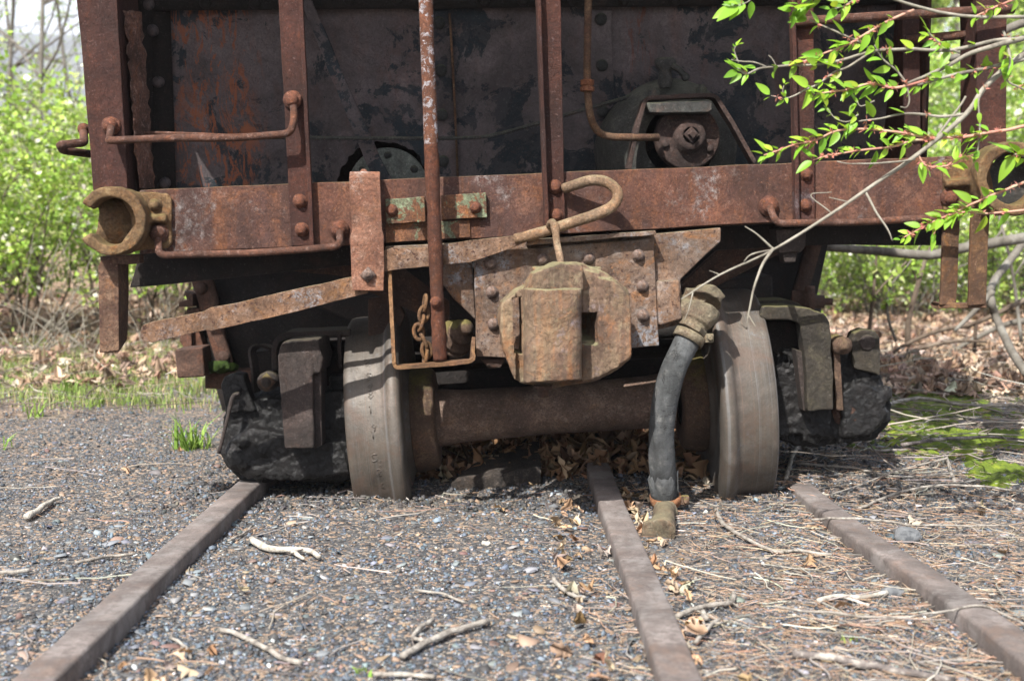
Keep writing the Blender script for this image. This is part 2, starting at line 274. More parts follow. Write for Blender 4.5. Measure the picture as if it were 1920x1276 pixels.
# ---------------------------------------------------------------- mesh helpers
ROOTS = {}
def root(name, loc, label, cat, group=None, kind=None):
    o = bpy.data.objects.new(name, None); C.objects.link(o); o.location = loc
    o.empty_display_size = 0.05
    return tag(o, label, cat, group, kind)
def tag(o, label=None, cat=None, group=None, kind=None):
    if label: o['label'] = label
    if cat: o['category'] = cat
    if group: o['group'] = group
    if kind: o['kind'] = kind
    return o
def world_loc(o):
    v = Vector((0, 0, 0))
    while o is not None: v = v + o.location; o = o.parent
    return v
def obj(name, bm, mat, parent=None, bevel=0.0, seg=2, smooth=True, loc=None, rough=None, label=None):
    """bm holds world coordinates; it becomes one mesh object, origin at its parent's"""
    if isinstance(bm, bpy.types.Mesh): me = bm
    else:
        bmesh.ops.recalc_face_normals(bm, faces=bm.faces[:])
        me = bpy.data.meshes.new(name)
        bm.to_mesh(me); bm.free()
    off = world_loc(parent) if parent else (loc or Vector((0, 0, 0)))
    me.transform(Matrix.Translation(-Vector(off)))
    o = bpy.data.objects.new(name, me); C.objects.link(o)
    if parent: o.parent = parent
    else: o.location = off
    if mat and not me.materials: me.materials.append(mat)
    if smooth: me.polygons.foreach_set('use_smooth', [True]*len(me.polygons))
    if bevel:
        b = o.modifiers.new('edge', 'BEVEL'); b.width = bevel; b.segments = seg; b.limit_method = 'ANGLE'; b.angle_limit = R(35)
        b.harden_normals = True
    if label: o['label'] = label
    return o
def orient(ax):
    ax = ax.normalized(); up = Vector((0, 0, 1)) if abs(ax.z) < 0.9 else Vector((1, 0, 0))
    a = ax.cross(up).normalized(); return a, a.cross(ax).normalized()
def prism_pts(bm, front, vec):
    """closed solid from a planar outline and an extrusion vector"""
    f = [bm.verts.new(p) for p in front]; b = [bm.verts.new(p+vec) for p in front]
    bm.faces.new(f); bm.faces.new(b[::-1]); n = len(f)
    for i in range(n): bm.faces.new((f[i], b[i], b[(i+1) % n], f[(i+1) % n]))
def prism(bm, pts, off, thick):
    prism_pts(bm, [at(x, y, off) for x, y in pts], NRM*thick)
def prismY(bm, pts, Y, thick):
    prism_pts(bm, [atY(x, y, Y) for x, y in pts], Vector((0, thick, 0)))
def tube(bm, pts, r, n=10, caps=True, closed=False):
    pts = [Vector(p) for p in pts]; m = len(pts)
    rs = r if hasattr(r, '__len__') else [r]*m
    rings = []; a = None
    for i, p in enumerate(pts):
        if closed: t = (pts[(i+1) % m]-pts[i-1]).normalized()
        else: t = (pts[min(i+1, m-1)]-pts[max(i-1, 0)]).normalized()
        if a is None: a, _ = orient(t)
        a = (a - t*a.dot(t)).normalized(); b = t.cross(a)
        rings.append([bm.verts.new(p+(a*math.cos(2*math.pi*k/n)+b*math.sin(2*math.pi*k/n))*rs[i]) for k in range(n)])
    for i in range(m if closed else m-1):
        A, B = rings[i], rings[(i+1) % m]
        for k in range(n): bm.faces.new((A[k], A[(k+1) % n], B[(k+1) % n], B[k]))
    if caps and not closed: bm.faces.new(rings[0][::-1]); bm.faces.new(rings[-1])
def strip(bm, pts, wdir, width, thick):
    """flat bar swept along pts; wdir = the direction of its width"""
    pts = [Vector(p) for p in pts]; m = len(pts); rings = []
    ws = width if hasattr(width, '__len__') else [width]*m
    for i, p in enumerate(pts):
        t = (pts[min(i+1, m-1)]-pts[max(i-1, 0)]).normalized()
        wv = (wdir - t*wdir.dot(t)).normalized(); nv = t.cross(wv)
        W, T = wv*ws[i]/2, nv*thick/2
        rings.append([bm.verts.new(p+a) for a in (W+T, -W+T, -W-T, W-T)])
    for A, B in zip(rings, rings[1:]):
        for k in range(4): bm.faces.new((A[k], A[(k+1) % 4], B[(k+1) % 4], B[k]))
    bm.faces.new(rings[0][::-1]); bm.faces.new(rings[-1])
def lathe(bm, c, ax, prof, n=48):
    """prof = [(distance along ax, radius)]"""
    ax = ax.normalized(); a, b = orient(ax); rings = []
    for t, r in prof:
        if r < 1e-6: rings.append([bm.verts.new(c+ax*t)]); continue
        rings.append([bm.verts.new(c+ax*t+(a*math.cos(2*math.pi*k/n)+b*math.sin(2*math.pi*k/n))*r) for k in range(n)])
    for A, B in zip(rings, rings[1:]):
        for k in range(n):
            if len(A) == 1 and len(B) == 1: break
            if len(A) == 1: bm.faces.new((A[0], B[(k+1) % n], B[k]))
            elif len(B) == 1: bm.faces.new((A[k], A[(k+1) % n], B[0]))
            else: bm.faces.new((A[k], A[(k+1) % n], B[(k+1) % n], B[k]))
    return rings
def box(bm, lo, hi):
    prism_pts(bm, [Vector((lo[0], lo[1], lo[2])), Vector((hi[0], lo[1], lo[2])), Vector((hi[0], lo[1], hi[2])), Vector((lo[0], lo[1], hi[2]))], Vector((0, hi[1]-lo[1], 0)))
def smooth_path(pts, k=6):
    pts = [Vector(p) for p in pts]; out = []
    P = [pts[0]*2-pts[1]]+pts+[pts[-1]*2-pts[-2]]
    for i in range(1, len(P)-2):
        a, b, c, d = P[i-1:i+3]
        for j in range(k):
            t = j/k
            out.append(0.5*((2*b)+(c-a)*t+(2*a-5*b+4*c-d)*t*t+(-a+3*b-3*c+d)*t**3))
    out.append(pts[-1]); return out
def rounded(pts, r, k=4):
    """polyline with its corners rounded"""
    pts = [Vector(p) for p in pts]; out = [pts[0]]
    for a, b, c in zip(pts, pts[1:], pts[2:]):
        ra = min(r, (a-b).length*0.45); rc = min(r, (c-b).length*0.45)
        p, q = b+(a-b).normalized()*ra, b+(c-b).normalized()*rc
        for j in range(k+1):
            t = j/k; out.append(p*(1-t)**2+b*2*t*(1-t)+q*t*t)
    out.append(pts[-1]); return out
def remeshed(name, bm, voxel, cutters=(), disp=0.003, dscale=14, smooth=2, fine=0.0012, fscale=60, seed=0.0, subd=0):
    """join overlapping solids of bm into one cast-looking skin with an uneven surface"""
    bmesh.ops.recalc_face_normals(bm, faces=bm.faces[:])
    me = bpy.data.meshes.new(name); bm.to_mesh(me); bm.free()
    o = bpy.data.objects.new(name, me); C.objects.link(o)
    r = o.modifiers.new('r', 'REMESH'); r.mode = 'VOXEL'; r.voxel_size = voxel
    cs = []
    for cb in cutters:
        bmesh.ops.recalc_face_normals(cb, faces=cb.faces[:])
        cm = bpy.data.meshes.new('cut'); cb.to_mesh(cm); cb.free()
        co = bpy.data.objects.new('cut', cm); C.objects.link(co); cs.append(co)
        q = o.modifiers.new('b', 'BOOLEAN'); q.operation = 'DIFFERENCE'; q.object = co; q.solver = 'EXACT'
    s = o.modifiers.new('s', 'SMOOTH'); s.factor = 0.5; s.iterations = smooth
    dg = bpy.context.evaluated_depsgraph_get(); dg.update()
    ne = bpy.data.meshes.new_from_object(o.evaluated_get(dg))
    bpy.data.objects.remove(o)
    for c in cs: bpy.data.objects.remove(c)
    return noisy(ne, disp, dscale, fine, fscale, seed)
def noisy(me, disp, dscale, fine=0, fscale=60, seed=0.0):
    n = len(me.vertices); sv = Vector((seed, seed*2, seed*3)); me.update()
    co = np.empty(n*3, np.float32); me.vertices.foreach_get('co', co); co = co.reshape(-1, 3)
    nn = np.empty(n*3, np.float32); me.vertex_normals.foreach_get('vector', nn); nn = nn.reshape(-1, 3)
    d = np.empty(n, np.float32)
    for i in range(n):
        q = Vector(co[i]); t = mnoise.noise(q*dscale+sv)*disp
        if fine: t += mnoise.noise(q*fscale+sv)*fine
        d[i] = t
    co += nn*d[:, None]; me.vertices.foreach_set('co', co.ravel()); me.update(); return me
def dense(bm, size):
    """cut long edges so that a surface can be made uneven"""
    for _ in range(7):
        es = [e for e in bm.edges if e.calc_length() > size]
        if not es: break
        bmesh.ops.subdivide_edges(bm, edges=es, cuts=1, use_grid_fill=True)
    bmesh.ops.triangulate(bm, faces=[f for f in bm.faces if len(f.verts) > 4])
def np_mesh(name, V, faces, k, tint=None):
    """mesh from numpy: V (n,3), faces (m,k)"""
    me = bpy.data.meshes.new(name); V = np.asarray(V, np.float32); F = np.asarray(faces, np.int32)
    me.vertices.add(len(V)); me.vertices.foreach_set('co', V.ravel())
    me.loops.add(F.size); me.loops.foreach_set('vertex_index', F.ravel())
    me.polygons.add(len(F)); me.polygons.foreach_set('loop_start', np.arange(0, F.size, k, dtype=np.int32))
    me.update(calc_edges=True)
    if tint is not None:
        a = me.attributes.new('tint', 'FLOAT_COLOR', 'POINT')
        t = np.ones((len(V), 4), np.float32); t[:, :3] = tint; a.data.foreach_set('color', t.ravel())
    return me
_boltm = {}
def bolt_mesh(r, h, mat, kind='dome', seed=0):
    key = (round(r, 4), round(h, 4), mat, kind, seed)
    if key in _boltm: return _boltm[key]
    bm = bmesh.new(); c = Vector((0, 0, 0)); ax = Vector((0, -1, 0))
    if kind == 'dome':
        lathe(bm, c, ax, [(-0.004, r*1.25), (0.0015, r*1.25), (0.002, r*1.02)]+[(0.002+h*math.sin(a), r*math.cos(a)) for a in [R(x) for x in (8, 25, 42, 58, 74)]]+[(0.002+h, 0)], 14)
    elif kind == 'rivet':
        lathe(bm, c, ax, [(-0.003, r)]+[(h*math.sin(a), r*math.cos(a)) for a in [R(x) for x in (0, 22, 42, 60, 76)]]+[(h, 0)], 12)
    else:  # square nut on a washer
        lathe(bm, c, ax, [(-0.004, r*1.5), (0.002, r*1.5), (0.002, r*0.6)], 4)
        lathe(bm, c, ax, [(0.0, r*0.95), (h*0.7, r*0.95), (h*0.75, r*0.5), (h*1.1, r*0.48), (h*1.15, 0)], 10)
    bmesh.ops.recalc_face_normals(bm, faces=bm.faces[:])
    me = bpy.data.meshes.new('bolt'); bm.to_mesh(me); bm.free(); noisy(me, r*0.10, 0.9/r, seed=seed*3.3)
    me.materials.append(M[mat]); me.polygons.foreach_set('use_smooth', [True]*len(me.polygons))
    _boltm[key] = me; return me
_bc = [0]
def bolt(p, parent, r=0.016, h=0.014, mat='bolt', kind='dome', name='bolt', n=None):
    _bc[0] += 1
    o = bpy.data.objects.new(name, bolt_mesh(r, h, mat, kind, _bc[0] % 3)); C.objects.link(o)
    o.parent = parent; o.location = Vector(p)-world_loc(parent)
    d = -(n or NRM)
    o.rotation_euler = d.to_track_quat('-Y', 'Z').to_euler()
    return o
# ================================================================ the hopper car
car = root('hopper_car', Vector((0, 3.6, 0)), 'rusted iron railway hopper car sunk off the rails in the cinders', 'railway car')
def P(name, bm, mat, parent=None, **kw): return obj(name, bm, M[mat], parent or car, **kw)
def bmn(): return bmesh.new()
def uneven(bm, size=0.02, disp=0.0015, ds=18, seed=0):
    """gentle waviness of old plate, so that edges are not ruler straight"""
    dense(bm, size); bmesh.ops.recalc_face_normals(bm, faces=bm.faces[:]); bm.normal_update()
    sv = Vector((seed, seed, seed))
    for v in bm.verts:
        q = v.co*ds+sv
        v.co += Vector((mnoise.noise(q), mnoise.noise(q+Vector((9, 0, 0))), mnoise.noise(q+Vector((0, 9, 0)))))*disp

# end sill: a channel, web to the front and a top flange going back
b = bmn(); prism(b, [(262, 356), (650, 340), (1010, 324), (1400, 309), (1790, 292), (1790, 404), (1400, 420), (1010, 441), (640, 460), (262, 476)], 0, 0.014)
uneven(b, 0.03, 0.0022, 9); sill = P('end_sill', b, 'sill', bevel=0.003)
b = bmn(); prism_pts(b, [at(262, 357, 0.0145), at(1790, 293, 0.0145), at(1790, 300, 0.0145), at(262, 364, 0.0145)], NRM*0.10); P('top_flange', b, 'sill', sill)
b = bmn(); prism_pts(b, [at(262, 466, 0.0145), at(1790, 394, 0.0145), at(1790, 403, 0.0145), at(262, 475, 0.0145)], NRM*0.09); P('bottom_flange', b, 'under', sill)
# flooring plate over the space between sill and sheet, seen only from above
# lower cross beam behind the sill
b = bmn(); prism(b, [(262, 470), (660, 452), (660, 497), (242, 540)], 0.13, 0.05); prism(b, [(660, 452), (1340, 424), (1795, 404), (1795, 460), (1530, 459), (1340, 470), (660, 497)], 0.132, 0.05)
uneven(b, 0.05, 0.003, 12); P('cross_beam', b, 'dark', bevel=0.003)

# corner post (angle iron), left
b = bmn(); prism(b, [(124, -230), (206, -230), (240, 358), (175, 358)], 0.0, 0.012)
prism_pts(b, [at(203, -230, 0.0135), at(210, -230, 0.0135), at(243, 362, 0.0135), at(236, 362, 0.0135)], NRM*0.20)
uneven(b, 0.04, 0.002, 9); cp = P('corner_post', b, 'post', bevel=0.003)
bolt(at(208, 236, -0.004), cp, 0.018, 0.018)
# rust layers splitting away behind it
b = bmn(); random.seed(3)
for j in range(6):
    L = []; Rr = []
    for i in range(30):
        y = 22+i*11.4; s = i/29
        cx = 240+26*s+j*3.6+random.uniform(-2.5, 2.5)
        L.append(at(cx, y, 0.05+j*0.012+random.uniform(0, 0.006)))
    strip(b, L, NRM+Vector((0.25, 0, 0)), [0.034+random.uniform(-.014, .014) for _ in L], 0.003)
P('rust_flakes', b, 'flakes', smooth=False)
# sheet edge angle with rivets
def sheet_off(py): return 0.50+0.12*(py/330.0)
def sh(px, py, d=0.0): return at(px, py, sheet_off(py)-d)
b = bmn()
for i in range(1):
    L = [sh(286, -10, 0.03), sh(318, -10, 0.012), sh(330, 360, 0.012), sh(287, 360, 0.03)]
    prism_pts(b, L, NRM*0.006)
    prism_pts(b, [sh(262, -10, 0.05), sh(286, -10, 0.03), sh(287, 360, 0.03), sh(270, 360, 0.05)], NRM*0.006)
dense(b, 0.03)
for v in b.verts: v.co += NRM*mnoise.noise(v.co*Vector((9, 9, 9)).x)*0.006
ea = P('edge_angle', b, 'dark')
for x, y in ((278, 8), (286, 57), (297, 154), (309, 343)): bolt(sh(x, y, 0.035), ea, 0.017, 0.014, 'sheet', 'rivet', 'rivet')

# slope sheet with a torn round opening
b = bmn()
g = 40; grid = []
xs = [232+(1722-232)*i/g for i in range(g+1)]; ys = [-6+(380+6)*j/14 for j in range(15)]
top = [[b.verts.new(sh(x, y)) for x in xs] for y in ys]
for j in range(14):
    for i in range(g): b.faces.new((top[j][i], top[j][i+1], top[j+1][i+1], top[j+1][i]))
sm = bpy.data.meshes.new('slope_sheet'); 
for v in b.verts: v.co += NRM*mnoise.noise(v.co*2.2)*0.010
ex = bmesh.ops.extrude_face_region(b, geom=b.faces[:]); 
for v in ex['geom']:
    if isinstance(v, bmesh.types.BMVert): v.co += NRM*0.008
bmesh.ops.recalc_face_normals(b, faces=b.faces[:]); b.to_mesh(sm); b.free()
so = bpy.data.objects.new('t', sm); C.objects.link(so)
cb = bmn(); rng = random.Random(5); N = 70
hc = sh(724, 352); rad = []
for i in range(N):
    a = 2*math.pi*i/N; rad.append(0.132+0.006*mnoise.noise(Vector((math.cos(a)*2, math.sin(a)*2, 1)))+rng.uniform(-.004, .004))
prism_pts(cb, [hc+Vector((math.cos(2*math.pi*i/N)*rad[i], -0.1, math.sin(2*math.pi*i/N)*rad[i])) for i in range(N)], NRM*0.3)
bmesh.ops.recalc_face_normals(cb, faces=cb.faces[:]); cm = bpy.data.meshes.new('c'); cb.to_mesh(cm); cb.free(); co = bpy.data.objects.new('c', cm); C.objects.link(co)
q = so.modifiers.new('b', 'BOOLEAN'); q.operation = 'DIFFERENCE'; q.object = co; q.solver = 'EXACT'
dg = bpy.context.evaluated_depsgraph_get(); dg.update(); fm = bpy.data.meshes.new_from_object(so.evaluated_get(dg))
bpy.data.objects.remove(so); bpy.data.objects.remove(co)
fm.materials.clear(); sheet = obj('slope_sheet', fm, M['sheet'], car, smooth=False)
# the sheet leans out over the end above the picture
b = bmn(); A0, A1 = sh(180, -6), sh(1760, -6); up = Vector((0, 0, 0.28)); outv = -NRM*0.70
prism_pts(b, [A0, A1, A1+up+outv, A0+up+outv], Vector((0, 0, 0.008))); P('upper_slope_sheet', b, 'under')
b = bmn(); prism_pts(b, [A0+up+outv, A1+up+outv, A1+up+outv+Vector((0, 0, 0.5)), A0+up+outv+Vector((0, 0, 0.5))], NRM*0.01); P('end_sheet', b, 'post')
b = bmn(); prism(b, [(262, -60), (1690, -60), (1690, 420), (262, 420)], 1.05, 0.01); P('sky_block_sheet', b, 'dark')  # added dark backing, keeps sky from showing through the torn opening
b = bmn(); prism_pts(b, [at(180, -6, 0.52), at(1760, -6, 0.52), at(1690, -60, 1.05), at(262, -60, 1.05)], Vector((0, 0, 0.01))); P('sky_block_lid', b, 'dark')  # added lid over the open hopper, shuts sky light out
# top rivet flange, vertical lap seams
b = bmn(); prism(b, [(250, -14), (1722, -14), (1722, 8), (250, 20)], 0.47, 0.008); dense(b, 0.06); tf = P('lap_strip', b, 'dark')
for x in (385, 478, 560, 655, 745, 910, 980, 1075, 1170, 1265, 1360, 1450, 1600): bolt(at(x, 6 if x < 600 else 0, 0.466), tf, 0.017, 0.013, 'dark', 'rivet', 'rivet')
def lap(x0, x1, xt, xb, yt=20):
    b = bmn(); prism_pts(b, [sh(x0, yt, 0.009), sh(x0+xt, yt, 0.009), sh(x1+xb, 352, 0.009), sh(x1, 352, 0.009)], NRM*0.008)
    dense(b, 0.05)
    for v in b.verts: v.co += NRM*mnoise.noise(v.co*9)*0.003
    return P('lap_strip', b, 'sheet', bevel=0.002)
l1 = lap(812, 822, 30, 36)
b = bmn(); strip(b, [sh(843, 25, 0.016), sh(850, 140, 0.017), sh(855, 250, 0.016), sh(859, 350, 0.016)], Vector((1, 0, 0)), 0.006, 0.012); P('seam_edge', b, 'pipe', l1)
for y in (43, 132, 215, 302): bolt(sh(822+y*0.03, y, 0.012), l1, 0.018, 0.015, 'black', 'rivet', 'rivet')
l2 = lap(1104, 1116, 42, 42)
for y in (36, 122, 209, 290): bolt(sh(1126+y*0.02, y, 0.012), l2, 0.018, 0.015, 'black', 'rivet', 'rivet')
l3 = lap(1625, 1632, 60, 60, 0)
# diagonal brace on the sheet
b = bmn(); strip(b, [at(566, -20, 0.44), at(640, 160, 0.46), at(700, 300, 0.49), at(722, 345, 0.50)], Vector((1, 0, 0)), [0.028, 0.035, 0.042, 0.045], 0.010); uneven(b, 0.03, 0.002); P('diagonal_brace', b, 'sheet', bevel=0.002)
# round valve body inside the opening
b = bmn(); c0 = at(728, 352, 0.585)
lathe(b, c0, -NRM, [(-0.18, 0.115), (0, 0.115), (0.006, 0.110), (0.008, 0.074), (0.014, 0.066), (0.018, 0.045), (0.026, 0.036), (0.028, 0)], 48); cy = P('valve_body', b, 'disc')
for a in (35, 90, 145, 180, 0, 270): bolt(c0-NRM*0.006+Vector((math.cos(R(a)), 0, math.sin(R(a))))*0.092, cy, 0.009, 0.009, 'black', 'dome')
# thin release rod across the sheet
b = bmn(); tube(b, smooth_path([at(300, 262, 0.42), at(500, 258, 0.42), at(640, 259, 0.43), at(860, 259, 0.43), at(940, 250, 0.43), at(1080, 210, 0.42), at(1215, 172, 0.42)], 5), 0.0050, 8); P('release_rod', b, 'black')

# end posts
def channel(pts_l, pts_r, y0, y1, off, flange='r', mat='post', fl=0.04, web=None):
    (xl0, xl1), (xr0, xr1) = pts_l, pts_r
    b = bmn(); prism(b, [(xl0, y0), (xr0, y0), (xr1, y1), (xl1, y1)], off, 0.009)
    if 'r' in flange:
        prism_pts(b, [at(xr0-8, y0, off-0.001), at(xr0, y0, off-0.001), at(xr1, y1, off-0.001), at(xr1-8, y1, off-0.001)], -NRM*fl)
    if 'l' in flange:
        prism_pts(b, [at(xl0, y0, off-0.001), at(xl0+8, y0, off-0.001), at(xl1+8, y1, off-0.001), at(xl1, y1, off-0.001)], -NRM*fl)
    uneven(b, 0.035, 0.0016, 12, xl0)
    return P('end_post', b, mat, bevel=0.0025)
p2 = channel((511, 546), (559, 590), -230, 461, -0.013, 'r', fl=0.012)
for x, y in ((562, 377), (566, 430)): bolt(at(x, y, -0.014), p2, 0.014, 0.014)
bolt(at(548, 187, -0.018), p2, 0.018, 0.018)
p3 = channel((995, 1020), (1047, 1060), -230, 424, -0.016, 'l', fl=0.030)
for x, y in ((1041, 350), (1043, 404)): bolt(at(x, y, -0.017), p3, 0.014, 0.013)
p4 = channel((1475, 1488), (1524, 1529), -230, 414, -0.013, 'l', fl=0.02)
for x, y in ((1512, 327), (1510, 385)): bolt(at(x, y, -0.014), p4, 0.013, 0.013)
b = bmn(); prism(b, [(1688, -60), (1722, -60), (1728, 310), (1700, 310)], 0.20, 0.012); uneven(b, 0.05, 0.002); P('rear_corner_post', b, 'post', bevel=0.002)
b = bmn(); prism(b, [(1830, -60), (1889, -60), (1887, 300), (1833, 300)], 0.05, 0.012); 
prism_pts(b, [at(1830, -60, 0.063), at(1838, -60, 0.063), at(1841, 300, 0.063), at(1833, 300, 0.063)], NRM*0.10)
uneven(b, 0.05, 0.002); rp = P('corner_post', b, 'post', bevel=0.002, label='right corner post standing behind the leafy twigs')
b = bmn(); tube(b, [at(1492, 41, -0.03), at(1600, 34, -0.028), at(1800, 22, 0.0), at(1900, 17, 0.01)], 0.0115, 12); P('ladder_rung', b, 'rod')
b = bmn(); tube(b, [at(1700, 75, 0.18), at(1850, 62, 0.12)], 0.0115, 12); P('ladder_rung', b, 'rod')

# hopper side walls and body behind the sheet: closes the car
b = bmn(); YB = 9.0
def side(x, z0, z1, y0, y1): box(b, (x-0.006, y0, z0), (x+0.006, y1, z1))
side(-1.075, 0.76, 2.2, 3.22, YB); side(1.10, 0.80, 2.2, 3.30, YB); P('side_sheet', b, 'post')
b = bmn()
prism_pts(b, [atY(232, 352, 3.66), atY(1722, 300, 3.66), atY(1722, 420, 3.72), atY(236, 470, 3.72)], Vector((0, 0.02, 0))); P('inner_cross_sheet', b, 'under')

# hopper chute behind the truck, a tapering box of riveted sheets
b = bmn()
F = [(358, 505), (1556, 440), (1508, 640), (1480, 720), (430, 740), (392, 705)]
prismY(b, F, 3.95, 0.012); uneven(b, 0.10, 0.006, 5); ch = P('hopper_chute', b, 'dark')  # underbody shade is put into this sheet's dark colour
b = bmn(); prismY(b, [(352, 500), (392, 500), (440, 700), (412, 702)], 3.90, 0.03); uneven(b, 0.05, 0.003); ca = P('chute_edge_angle', b, 'under', ch)
b = bmn(); prismY(b, [(1546, 440), (1505, 590), (1478, 590), (1518, 440)], 3.90, 0.03); uneven(b, 0.05, 0.003); P('chute_edge_angle', b, 'under', ch)
b = bmn()
for x0, x1, sx in ((358, 412, 1), (1556, 1500, -1)):
    prism_pts(b, [atY(x0, 505 if sx > 0 else 440, 3.962), atY(x0+8*sx, 505 if sx > 0 else 440, 3.962), atY(x1+8*sx, 702, 3.962), atY(x1, 702, 3.962)], Vector((0, 2.5, 0)))
P('chute_side', b, 'under', ch)
for x, y in ((378, 540), (398, 600), (420, 668)): bolt(atY(x, y, 3.895), ch, 0.02, 0.015, 'under', 'rivet', 'rivet', Vector((0, 1, 0)))
b = bmn(); prismY(b, [(384, 700), (520, 690), (520, 735), (384, 728)], 3.85, 0.10); P('chute_lip', b, 'under', ch, bevel=0.004)
b = bmn(); 
for i in range(46):
    t = random.random(); c = atY(380+62*t, 688+random.uniform(-3, 4), 3.84+random.uniform(-.03, .04)); r = random.uniform(0.012, 0.026)*(1-0.5*t)
    bmesh.ops.create_icosphere(b, subdivisions=2, radius=r, matrix=Matrix.Translation(c))
tag(obj('moss_cushion', noisy(remeshed('moss_cushion', b, 0.006, disp=0.004, dscale=40, fine=0.004, fscale=140), 0.0, 1), M['moss_bright'], loc=atY(410, 694, 3.85)), 'bright green moss cushion on the lip of the hopper chute', 'moss')
# door latch gear at the left of the chute
b = bmn(); prismY(b, [(350, 578), (375, 578), (375, 590), (350, 590)], 3.90, 0.1)
prismY(b, [(345, 545), (362, 552), (362, 575), (335, 575), (335, 566), (350, 562)], 3.88, 0.08)
prismY(b, [(350, 590), (358, 590), (360, 655), (350, 655)], 3.88, 0.03); prismY(b, [(337, 625), (372, 618), (385, 660), (355, 668), (337, 640)], 3.90, 0.05); P('door_latch', b, 'under', bevel=0.003)
b = bmn(); prismY(b, [(327, 655), (380, 650), (384, 706), (332, 709)], 3.75, 0.10); P('latch_block', b, 'under', bevel=0.006)

# dark underside: centre sill, bolster, brake beam
b = bmn(); box(b, (-0.16, 3.12, 0.36), (0.20, 8.0, 0.60)); P('centre_sill', b, 'dark', bevel=0.004)
b = bmn(); prismY(b, [(560, 560), (1450, 515), (1450, 600), (1340, 640), (1230, 745), (820, 760), (760, 660), (700, 620)], 3.78, 0.30); uneven(b, 0.06, 0.006, 7); P('bolster', b, 'dark', bevel=0.01)
b = bmn(); tube(b, [atY(600, 655, 3.62), atY(1460, 610, 3.62)], 0.022, 12); tube(b, [atY(640, 690, 3.68), atY(1440, 640, 3.68)], 0.03, 12); P('brake_beam', b, 'dark')
b = bmn(); prismY(b, [(380, 640), (1540, 560), (1540, 690), (1330, 760), (820, 800), (420, 780)], 4.75, 0.02); P('rear_truck_plate', b, 'dark')
b = bmn(); prism(b, [(520, 505), (665, 478), (715, 545), (660, 520)], 0.22, 0.05); prism(b, [(640, 480), (720, 476), (890, 600), (880, 632), (690, 545)], 0.25, 0.03); uneven(b, 0.05, 0.003); P('bolster_brace', b, 'under', bevel=0.003)
b = bmn(); prism(b, [(1345, 470), (1500, 455), (1300, 560), (1275, 535)], 0.25, 0.03); P('bolster_brace', b, 'under', bevel=0.003)

# ---------------------------------------------------------------- corner pockets
def ring(cx, cy, ro, ri, a0, a1, off, thick, n=34, sq=1.0):
    aa = [R(a0+(a1-a0)*i/n) for i in range(n+1)]
    o = [(cx+math.cos(a)*ro, cy-math.sin(a)*ro*sq) for a in aa]; i_ = [(cx+math.cos(a)*ri, cy-math.sin(a)*ri*sq) for a in aa[::-1]]
    return o+i_
def annulus(bm, pts, off, thick):   # ring made of quads, so that it stays a clean solid
    n = len(pts)//2; o = pts[:n]; i_ = pts[n:][::-1]
    for k in range(n-1): prism(bm, [o[k], o[k+1], i_[k+1], i_[k]], off, thick)
b = bmn()
annulus(b, ring(208, 414, 65, 45, -149, 149, 0, 0), -0.080, 0.087)
prism(b, [(240, 360), (313, 361), (321, 370), (322, 455), (315, 466), (250, 470)], -0.012, 0.012)
tube(b, [at(248, 411, -0.026), at(312, 409, -0.022)], 0.0105, 10)
tube(b, [at(235, 368, -0.03), at(262, 395, -0.012), at(262, 435, -0.012), at(235, 460, -0.03)], [0.012, 0.022, 0.022, 0.012], 10)
me = remeshed('corner_pocket', b, 0.0035, disp=0.0035, dscale=25, smooth=5, fine=0.0010, fscale=110)
pk = obj('corner_pocket', me, M['pocket'], car)
b = bmn(); prism(b, [(184, 388), (192, 366), (238, 366), (252, 390), (254, 430), (238, 458), (192, 460), (178, 440), (184, 425), (186, 400)], -0.014, 0.012); uneven(b, 0.012, 0.004, 40)
P('cup_floor', b, 'pocket', pk)
bolt(at(291, 384, -0.014), pk, 0.013, 0.012, 'pocket'); bolt(at(298, 437, -0.014), pk, 0.019, 0.020, 'rod')
b = bmn()
annulus(b, ring(1903, 334, 70, 50, 0, 355, 0, 0), -0.075, 0.082); annulus(b, ring(1903, 334, 70, 50, -10, 10, 0, 0), -0.075, 0.082)
prism(b, [(1768, 300), (1850, 285), (1870, 390), (1770, 396)], -0.010, 0.014)
tube(b, [at(1772, 344, -0.02), at(1850, 338, -0.028)], 0.0115, 10); tube(b, [at(1850, 300, -0.02), at(1835, 335, -0.01), at(1850, 385, -0.02)], 0.02, 10)
me = remeshed('corner_pocket', b, 0.004, disp=0.0035, dscale=25, smooth=5, fine=0.0010, fscale=110, seed=5)
pk2 = obj('corner_pocket', me, M['pocket'], car)
b = bmn(); lathe(b, at(1903, 334, -0.005), -NRM, [(0, 0.068), (0.004, 0.05), (0.001, 0)], 24); P('cup_floor', b, 'black', pk2)
bolt(at(1781, 370, -0.012), pk2, 0.018, 0.016)

# ---------------------------------------------------------------- steps
b = bmn(); W = Vector((-0.30, -1, 0)).normalized()
prism(b, [(184, 500), (192, 482), (222, 482), (223, 656), (187, 661)], 0.0, 0.008)
prism_pts(b, [at(222, 482, 0.001), at(242, 484, 0.09), at(240, 628, 0.09), at(223, 656, 0.001)], Vector((-0.006, 0.004, 0)))
prism_pts(b, [at(186, 654, 0.004), at(222, 654, 0.004), at(239, 630, 0.088), at(205, 630, 0.088)], Vector((0, 0, -0.009)))
uneven(b, 0.02, 0.0015, 20); st = P('step_stirrup', b, 'step', bevel=0.0015)
b = bmn(); prism(b, [(188, 480), (262, 476), (262, 494), (188, 497)], 0.0, 0.05); uneven(b, 0.02, 0.002); P('step_bracket', b, 'under', st, bevel=0.003)
b = bmn()
strip(b, [at(1783, 398, 0.04), at(1781, 470, 0.04), at(1777, 572, 0.03)], Vector((1, 0.25, 0)), 0.046, 0.009)
